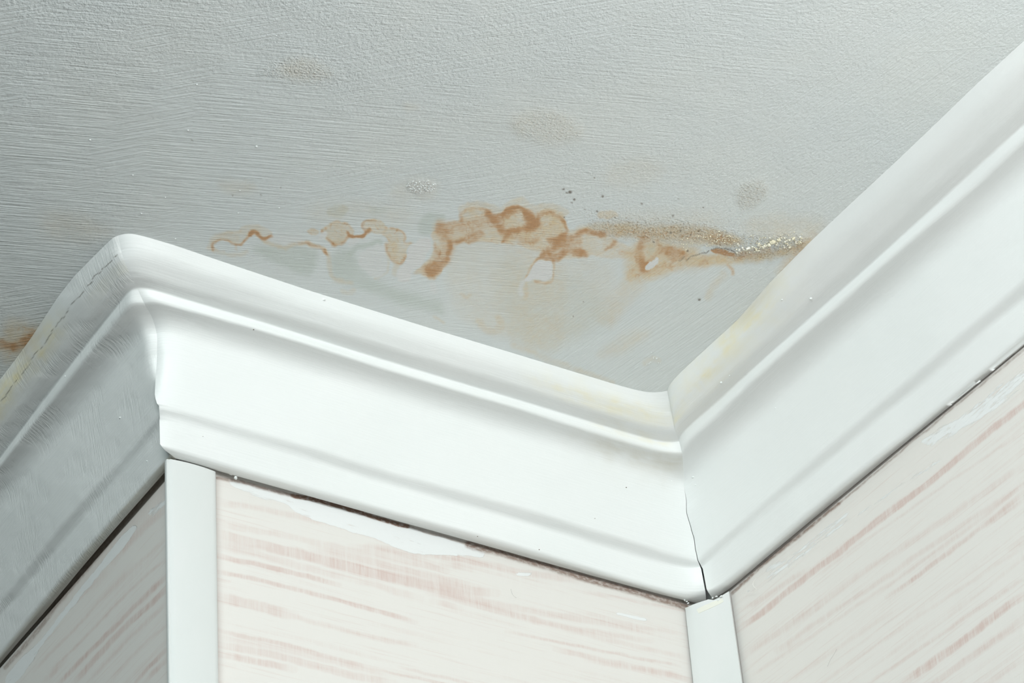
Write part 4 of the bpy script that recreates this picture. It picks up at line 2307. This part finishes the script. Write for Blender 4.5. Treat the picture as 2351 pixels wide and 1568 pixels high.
def st_C(t, s):
    n = 0.6 + fbm(t / 9, s * 3, 7)
    # a yellow run just under the ceiling from the inner corner, and a tan wash where the ceiling stain meets the moulding
    c = np.interp(t, [-160, -110, -75], [.35, .55, .9])
    y = np.exp(-((s - c) / .13) ** 2) * sstep(-160, -125, t) * .75 * n
    y = y + np.exp(-((s - .2) / .4) ** 2) * np.exp(-((t + 180) / 42) ** 2) * .85 * n
    y = y + np.exp(-((s - .6) / .7) ** 2) * sstep(-250, -160, t) * .25 * n
    d = np.exp(-((s - .05) / .18) ** 2) * np.exp(-((t + 195) / 32) ** 2) * .75
    d = d + np.exp(-((s - 1.6) / .5) ** 2) * sstep(-190, -120, t) * sstep(-60, -80, t) * .22
    d = d + sstep(7.0, 7.6, s) * .12  # underside slightly darkened in the colour, as shade
    return np.clip(y, 0, 1), np.clip(d, 0, 1), np.zeros_like(t)

trimB = build_trim('trim_1', 'B', 'OUT', 'INB', None, trim_material('gloss paint on moulding'), st_B, 31)
trimA = build_trim('trim_2', 'A', 'OUT', None, 2460, trim_material('gloss paint on left moulding', wrinkle=3.2), st_A, 57)
trimC = build_trim('trim_3', 'C', 'INC', None, -1350, trim_material('gloss paint on right moulding', streaky=.7), st_C, 73)
tag(trimB, 'white painted crown moulding across the middle, between outer and inner corner', 'crown moulding', kind='structure')
tag(trimA, 'shaded crown moulding running off to the lower left', 'crown moulding', kind='structure')
tag(trimC, 'white crown moulding rising to the upper right of the inner corner', 'crown moulding', kind='structure')

# ------------------------------------------------------------------ corner strips
def strip_mat(name):
    t = NT(name)
    n = t.noise(t.coord(scale=(300, 300, 14)), 1, 2)
    c = t.mix(t.ramp(t.noise(t.coord(scale=(25, 25, 10)), 1, 3), .4, .7), (0.675, 0.695, 0.685), (0.70, 0.71, 0.705))
    return t.done(c, 0.38, t.bump(n, .06, .0006), .4)
def loft(name, secs, mat, smooth=True):
    """secs: list of rings of 3D points in mm (closed)"""
    n = len(secs[0]); bm = bmesh.new()
    R = [[bm.verts.new(Vector(p) * MM) for p in s] for s in secs]
    for a, b in zip(R[:-1], R[1:]):
        for i in range(n):
            bm.faces.new((a[i], a[(i + 1) % n], b[(i + 1) % n], b[i]))
    bm.faces.new(R[0][::-1]); bm.faces.new(R[-1])
    bmesh.ops.recalc_face_normals(bm, faces=bm.faces[:])
    me = bpy.data.meshes.new(name); bm.to_mesh(me); bm.free()
    for p in me.polygons: p.use_smooth = smooth and len(p.vertices) == 4
    try: me.set_sharp_from_angle(angle=math.radians(50))
    except Exception: pass
    return link(name, me, mat)

(gx0, gz0), (gx1, gz1), (gx2, gz2), (gx3, gz3) = DATA['GUARD']
def guard_ring(z):
    xl = np.interp(-z, [-gz0, -gz1], [gx0, gx1]); 
    xr = np.interp(-z, [-gz2, -gz3], [gx2, gx3])
    if -z > -gz1: xl = gx1 + (gx1 - gx0) / (gz1 - gz0) * 0; xr = gx3
    if -z < -gz0: xl = gx0
    P = []
    # face seen from the room: thin return lip, rounded nose, long shallow crown, square right edge
    P.append((xl + 0.6, 3.2, z))
    P.append((xl, 1.6, z))
    P.append((xl - .05, -0.2, z)); P.append((xl + .25, -0.8, z)); P.append((xl + .8, -1.0, z)); P.append((xl + 1.2, -0.85, z))
    w = xr - xl
    for t in np.linspace(.07, .97, 14):
        y = -0.9 - 2.0 * math.sin(math.pi * min(1, (t * .92 + .04))) ** .7
        P.append((xl + w * t, y, z))
    P.append((xr - .1, -0.6, z)); P.append((xr, 0.1, z)); P.append((xr, WALLGAP + .2, z))
    return P
secs = [guard_ring(z) for z in (-H[8] - 0.7, -H[8] - 1.6, -120, -150, -200, -257, -900, -2500)]
# top end is trimmed to the moulding: left part is cut lower than the nose
mg = strip_mat('white plastic strip')
guard = loft('corner_guard', secs, mg)
tag(guard, 'white rounded plastic strip covering the outward corner at lower left', 'corner strip')

P1, P2, P3, P4 = [Vector(p) for p in DATA['GUARD2']]
def ring2(z):
    def lerp(a, b):
        t = (z - a.z) / (b.z - a.z); t = min(max(t, -.2), 1.6)
        q = a + (b - a) * t; return Vector((q.x, q.y, z))
    a = lerp(P1, P2); b = lerp(P3, P4)
    a.y = -.2
    n = Vector((-(a.y - b.y), (a.x - b.x), 0)).normalized()
    if n.y > 0: n = -n
    out = []
    for t in np.linspace(0, 1, 9):
        bow = .9 * math.sin(math.pi * t)
        out.append(tuple(a + (b - a) * float(t) - n * bow * .35))
    out.append(tuple(b + Vector((1.6, .9, 0)))); out.append(tuple(a + (b - a) * .5 - n * 3.0)); out.append(tuple(a + Vector((-.4, 2.2, 0))))
    return out
secs2 = [ring2(z) for z in (-104.2, -110, -130, -163, -175, -230, -900, -2500)]
# uneven cut at the top: lift the right side, dip the middle
s0 = []
for i, p in enumerate(secs2[0]):
    dz = 0
    if i <= 8: dz = [-.4, .3, .5, .6, .6, -1.2, -.9, .5, 1.6][i]
    if i == 9: dz = 1.6
    s0.append((p[0], p[1], p[2] + dz))
secs2[0] = s0
guard2 = loft('corner_guard', secs2, mg)
tag(guard2, 'flat white plastic strip set diagonally in the inward corner, cracked at top', 'corner strip')

# tape remnant on the inner strip
def tape():
    t = NT('old masking tape'); c = t.mix(t.noise(t.coord(scale=(200, 200, 200)), 1, 3), (0.74, 0.735, 0.65), (0.76, 0.755, 0.69))
    m = t.done(c, .6)
    bm = bmesh.new()
    a0, b0 = Vector(ring2(-108.0)[0]), Vector(ring2(-108.0)[8])
    n = Vector((-(a0.y - b0.y), (a0.x - b0.x), 0)).normalized()
    if n.y > 0: n = -n
    outline = [(.20, -108.6), (.40, -107.2), (.60, -106.6), (.82, -106.3), (.85, -109.2), (.70, -110.2), (.50, -111.0), (.24, -112.0)]
    vt = []; vb = []
    for u, z in outline:
        a, b = Vector(ring2(z)[0]), Vector(ring2(z)[8])
        q = a + (b - a) * u - n * .9 * math.sin(math.pi * u) * .35
        vt.append(bm.verts.new((q + n * .14) * MM)); vb.append(bm.verts.new((q - n * .02) * MM))
    bm.faces.new(vt); bm.faces.new(vb[::-1])
    for i in range(len(vt)):
        j = (i + 1) % len(vt); bm.faces.new((vt[i], vt[j], vb[j], vb[i]))
    bmesh.ops.recalc_face_normals(bm, faces=bm.faces[:])
    me = bpy.data.meshes.new('tape_patch'); bm.to_mesh(me); bm.free()
    return link('tape_patch', me, m, guard2)
tp = tape(); tp['label'] = 'yellowed scrap of masking tape'

# ------------------------------------------------------------------ lumps, drips, flakes
def chip_mesh(name, seed, flat=.45):
    rnd = random.Random(seed); bm = bmesh.new()
    bmesh.ops.create_icosphere(bm, subdivisions=2, radius=1.0)
    ph = [rnd.uniform(0, 6.28) for _ in range(6)]
    for v in bm.verts:
        p = v.co; k = 1 + .28 * math.sin(p.x * 2.7 + ph[0]) + .25 * math.sin(p.y * 3.3 + ph[1]) + .2 * math.sin(p.z * 4 + ph[2] + p.x * 2)
        v.co = Vector((p.x * k, p.y * k * .8, p.z * flat * k))
        if v.co.z > .25 * flat: v.co.z = .25 * flat
    me = bpy.data.meshes.new(name); bm.to_mesh(me); bm.free()
    return me
t_ = NT('dried paint nib'); pm_ = t_.done((0.84, 0.87, 0.86), .4, None, .4)
def crumb_mat():
    t = NT('flaked plaster')
    o = t.n('ShaderNodeObjectInfo')
    c = t.mix(o.outputs['Random'], (0.84, 0.78, 0.60), (0.86, 0.85, 0.78))
    return t.done(c, .7, None, .2)
cm = crumb_mat()
chips = [chip_mesh('paint_flake', 10 + i, .95) for i in range(5)]
for m_ in chips: m_.materials.append(cm)
rnd = random.Random(3)
grit = bmesh.new(); nbig = 0
big_labels = ['largest white paint flake hanging from the ceiling beside the right moulding', 'second pale flake pressed against the largest white flake',]
for i, (x, y, r) in enumerate(DATA['CRUMB']):
    rad = r * .17
    loc = Vector((x, y, -rad * .35)) * MM
    if r >= 3.0:
        o = bpy.data.objects.new('paint_flake', chips[i % 5]); COL.objects.link(o)
        o.location = loc; o.rotation_euler = (rnd.uniform(-.4, .4), rnd.uniform(-.4, .4), rnd.uniform(0, 6.28))
        o.scale = (rad * MM * 1.0, rad * MM * 1.25, rad * MM * rnd.uniform(.8, 1.3))
        if i < 2: tag(o, big_labels[i], 'paint flake', 'plaster flakes clinging to the stained ceiling')
        else: tag(o, 'tiny cream plaster flake clinging to the ceiling at the stain\'s right end', 'paint flake', 'plaster flakes clinging to the stained ceiling')
        nbig += 1
    else:
        M_ = Matrix.Translation(loc) @ Matrix.Rotation(rnd.uniform(0, 6.28), 4, 'Z') @ Matrix.Diagonal((rad * MM, rad * MM, rad * MM, 1))
        n0 = len(grit.verts)
        grit.from_mesh(chips[i % 5]); grit.verts.ensure_lookup_table()
        for v in grit.verts[n0:]: v.co = M_ @ v.co
# fine grit over the sandy edge of the stain
gme = bpy.data.meshes.new('plaster_grit'); grit.to_mesh(gme); grit.free()
go = link('plaster_grit', gme, cm)
bl = bmesh.new()
for i, (x, y, r) in enumerate(DATA['BLIS']):
    rad = r * .2
    M_ = Matrix.Translation(Vector((x, y, -rad * .1)) * MM) @ Matrix.Rotation(rnd.uniform(0, 6.28), 4, 'Z') @ Matrix.Diagonal((rad * MM * 1.3, rad * MM, rad * MM * .45, 1))
    n0 = len(bl.verts); bl.from_mesh(chips[i % 5]); bl.verts.ensure_lookup_table()
    for v in bl.verts[n0:]: v.co = M_ @ v.co
bme = bpy.data.meshes.new('paint_blisters'); bl.to_mesh(bme); bl.free(); bme.materials.append(pm_)
for p in bme.polygons: p.use_smooth = True
tag(link('paint_blisters', bme, None), 'patch of tiny white paint blisters on the ceiling above the stain', 'paint blisters', kind='stuff')
tag(go, 'fine cream plaster grit among the flakes on the ceiling', 'plaster grit', kind='stuff')

def nib(name, loc, r, parent, mat, flat=.6):
    bm = bmesh.new(); bmesh.ops.create_icosphere(bm, subdivisions=3, radius=1)
    for v in bm.verts:
        v.co.x *= 1 + .2 * math.sin(v.co.y * 3 + r * 40); v.co.z *= flat
    me = bpy.data.meshes.new(name); bm.to_mesh(me); bm.free()
    for p in me.polygons: p.use_smooth = True
    o = link(name, me, mat, parent); o.location = loc; o.scale = (r, r, r)
    return o
for x, y, r in DATA['NIBC']:
    nib('paint_drip', (x * MM, y * MM, -.0001), r * .26 * MM, ceil_ob, pm_)
def surf(seg, t, s):
    kn = [0, .4, 1, 2, 3, 4, 5, 6, 7, 8]
    vals = [ridge(seg, 0, t), ridge(seg, 0, t) * .66 + ridge(seg, 1, t) * .34] + [ridge(seg, k, t) for k in range(1, 9)]
    zz = [0, .57 * H[1]] + list(H[1:9])
    v = float(np.interp(s, kn, vals)); z = -float(np.interp(s, kn, zz))
    return Vector((t, v, z)) * MM if seg == 'B' else Vector((v, t, z)) * MM
tdk = NT('grime fleck'); dk = tdk.done((0.16, 0.13, 0.10), .8)
for seg, par, t, s, r in (('B', trimB, 28, 3.1, .42), ('B', trimB, 322, 4.35, .5), ('B', trimB, 300, 4.85, .3), ('B', trimB, 262, 6.9, .5), ('B', trimB, 12, 6.3, .3), ('B', trimB, 215, 7.2, .35)):
    nib('dirt_speck', surf(seg, t, s), r * MM, par, dk, .5)
for seg, par, t, s, r in (('C', trimC, -128, 1.05, .75), ('C', trimC, -137, 1.1, .4), ('C', trimC, -230, 1.0, .8), ('C', trimC, -85, 4.1, .6), ('C', trimC, -140, 4.15, .5), ('C', trimC, -215, .5, .5), ('B', trimB, 66, .12, 1.0), ('A', trimA, 30, 4.6, .7), ('A', trimA, 52, 2.4, .55), ('A', trimA, 22, 6.5, .5)):
    nib('paint_drip', surf(seg, t, s), r * MM, par, pm_, .8)
for seg, par, t, s, r in (('B', trimB, 351, 4.05, 1.5), ('B', trimB, 357, 4.12, 1.1), ('C', trimC, -45, 4.12, 1.5), ('C', trimC, -52, 4.02, 1.2), ('C', trimC, -44, 4.22, 1.0), ('B', trimB, 354, 3.0, 1.0)):
    nib('caulk_lump', surf(seg, t, s) + Vector((0, 0, .0005)), r * MM, par, pm_, .55)
# caulk lumps where the strips meet the moulding
def lump(name, pts, rad, parent, seed):
    bm = bmesh.new(); rr = random.Random(seed)
    for p in pts:
        M_ = Matrix.Translation(Vector(p) * MM) @ Matrix.Rotation(rr.uniform(0, 3), 4, 'Z') @ Matrix.Diagonal((rad * MM * rr.uniform(.8, 1.7), rad * MM * rr.uniform(.6, 1.0), rad * MM * rr.uniform(.5, .9), 1))
        n0 = len(bm.verts)
        bmesh.ops.create_icosphere(bm, subdivisions=2, radius=1, matrix=M_)
    for v in bm.verts:
        v.co += Vector((rr.uniform(-1, 1), rr.uniform(-1, 1), rr.uniform(-1, 1))) * rad * MM * .12
    me = bpy.data.meshes.new(name); bm.to_mesh(me); bm.free()
    for p in me.polygons: p.use_smooth = True
    return link(name, me, pm_, parent)
lump('caulk_bead', [[40.05, -0.8, -97.36], [42.18, -0.8, -98.04], [44.32, -0.8, -98.07], [46.77, -0.8, -98.0], [38.2, -0.8, -98.56], [40.93, -0.8, -100.69]], 1.15, trimB, 4)
lump('caulk_bead', [[382.57, -0.8, -100.17], [384.3, -0.8, -100.75], [385.24, -0.8, -101.88]], .75, trimB, 8)
lump('caulk_bead', [[396.58, -13.58, -101.75], [396.58, -17.97, -103.12], [396.58, -22.7, -105.36], [396.58, -19.85, -106.89]], .9, trimC, 9)

# a stray fibre and a thin painted-over hair, on the wall and on the moulding
def fibre(name, pts, rad, mat, label, cat):
    P = [Vector(p) * MM for p in pts]
    for _ in range(2):
        Q = [P[0]]
        for a, b in zip(P[:-1], P[1:]): Q += [a.lerp(b, .25), a.lerp(b, .75)]
        P = Q + [P[-1]]
    bm = bmesh.new(); rings = []
    for i, p in enumerate(P):
        d = (P[min(i + 1, len(P) - 1)] - P[max(i - 1, 0)]).normalized()
        u = d.cross(Vector((.3, .5, .8))).normalized(); w = d.cross(u)
        rings.append([bm.verts.new(p + (u * math.cos(k * math.pi / 3) + w * math.sin(k * math.pi / 3)) * rad * MM) for k in range(6)])
    for a, b in zip(rings[:-1], rings[1:]):
        for k in range(6): bm.faces.new((a[k], a[(k + 1) % 6], b[(k + 1) % 6], b[k]))
    bm.faces.new(rings[0]); bm.faces.new(rings[-1][::-1])
    me = bpy.data.meshes.new(name); bm.to_mesh(me); bm.free()
    return tag(link(name, me, mat), label, cat)
tf = NT('dust fibre'); fm = tf.done((0.20, 0.19, 0.19), .7)
tw = NT('pale fibre'); fw = tw.done((0.88, 0.86, 0.82), .7)
fibre('thread', [[400.98, -40.43, -113.22], [400.98, -43.98, -113.12], [400.98, -48.53, -115.62], [400.98, -53.17, -117.49], [400.98, -56.29, -116.83], [400.98, -52.98, -113.32], [400.98, -52.61, -110.06], [400.98, -56.82, -108.99]], .10, fw, 'curly pale thread stuck to the right wall beside the inner corner strip', 'thread')
fibre('hair', [[243.43, 2.0, -126.53], [243.86, 2.0, -129.73], [245.38, 2.0, -131.64], [247.33, 2.0, -132.45]], .05, fm, 'short thin grey hair on the striped middle wall', 'hair')
fibre('hair', [[400.98, -115.76, -206.86], [400.98, -118.63, -204.24], [400.98, -122.2, -202.62], [400.98, -125.23, -201.36], [400.98, -126.9, -200.02]], .05, fm, 'thin dark hair stuck low on the right wall', 'hair')
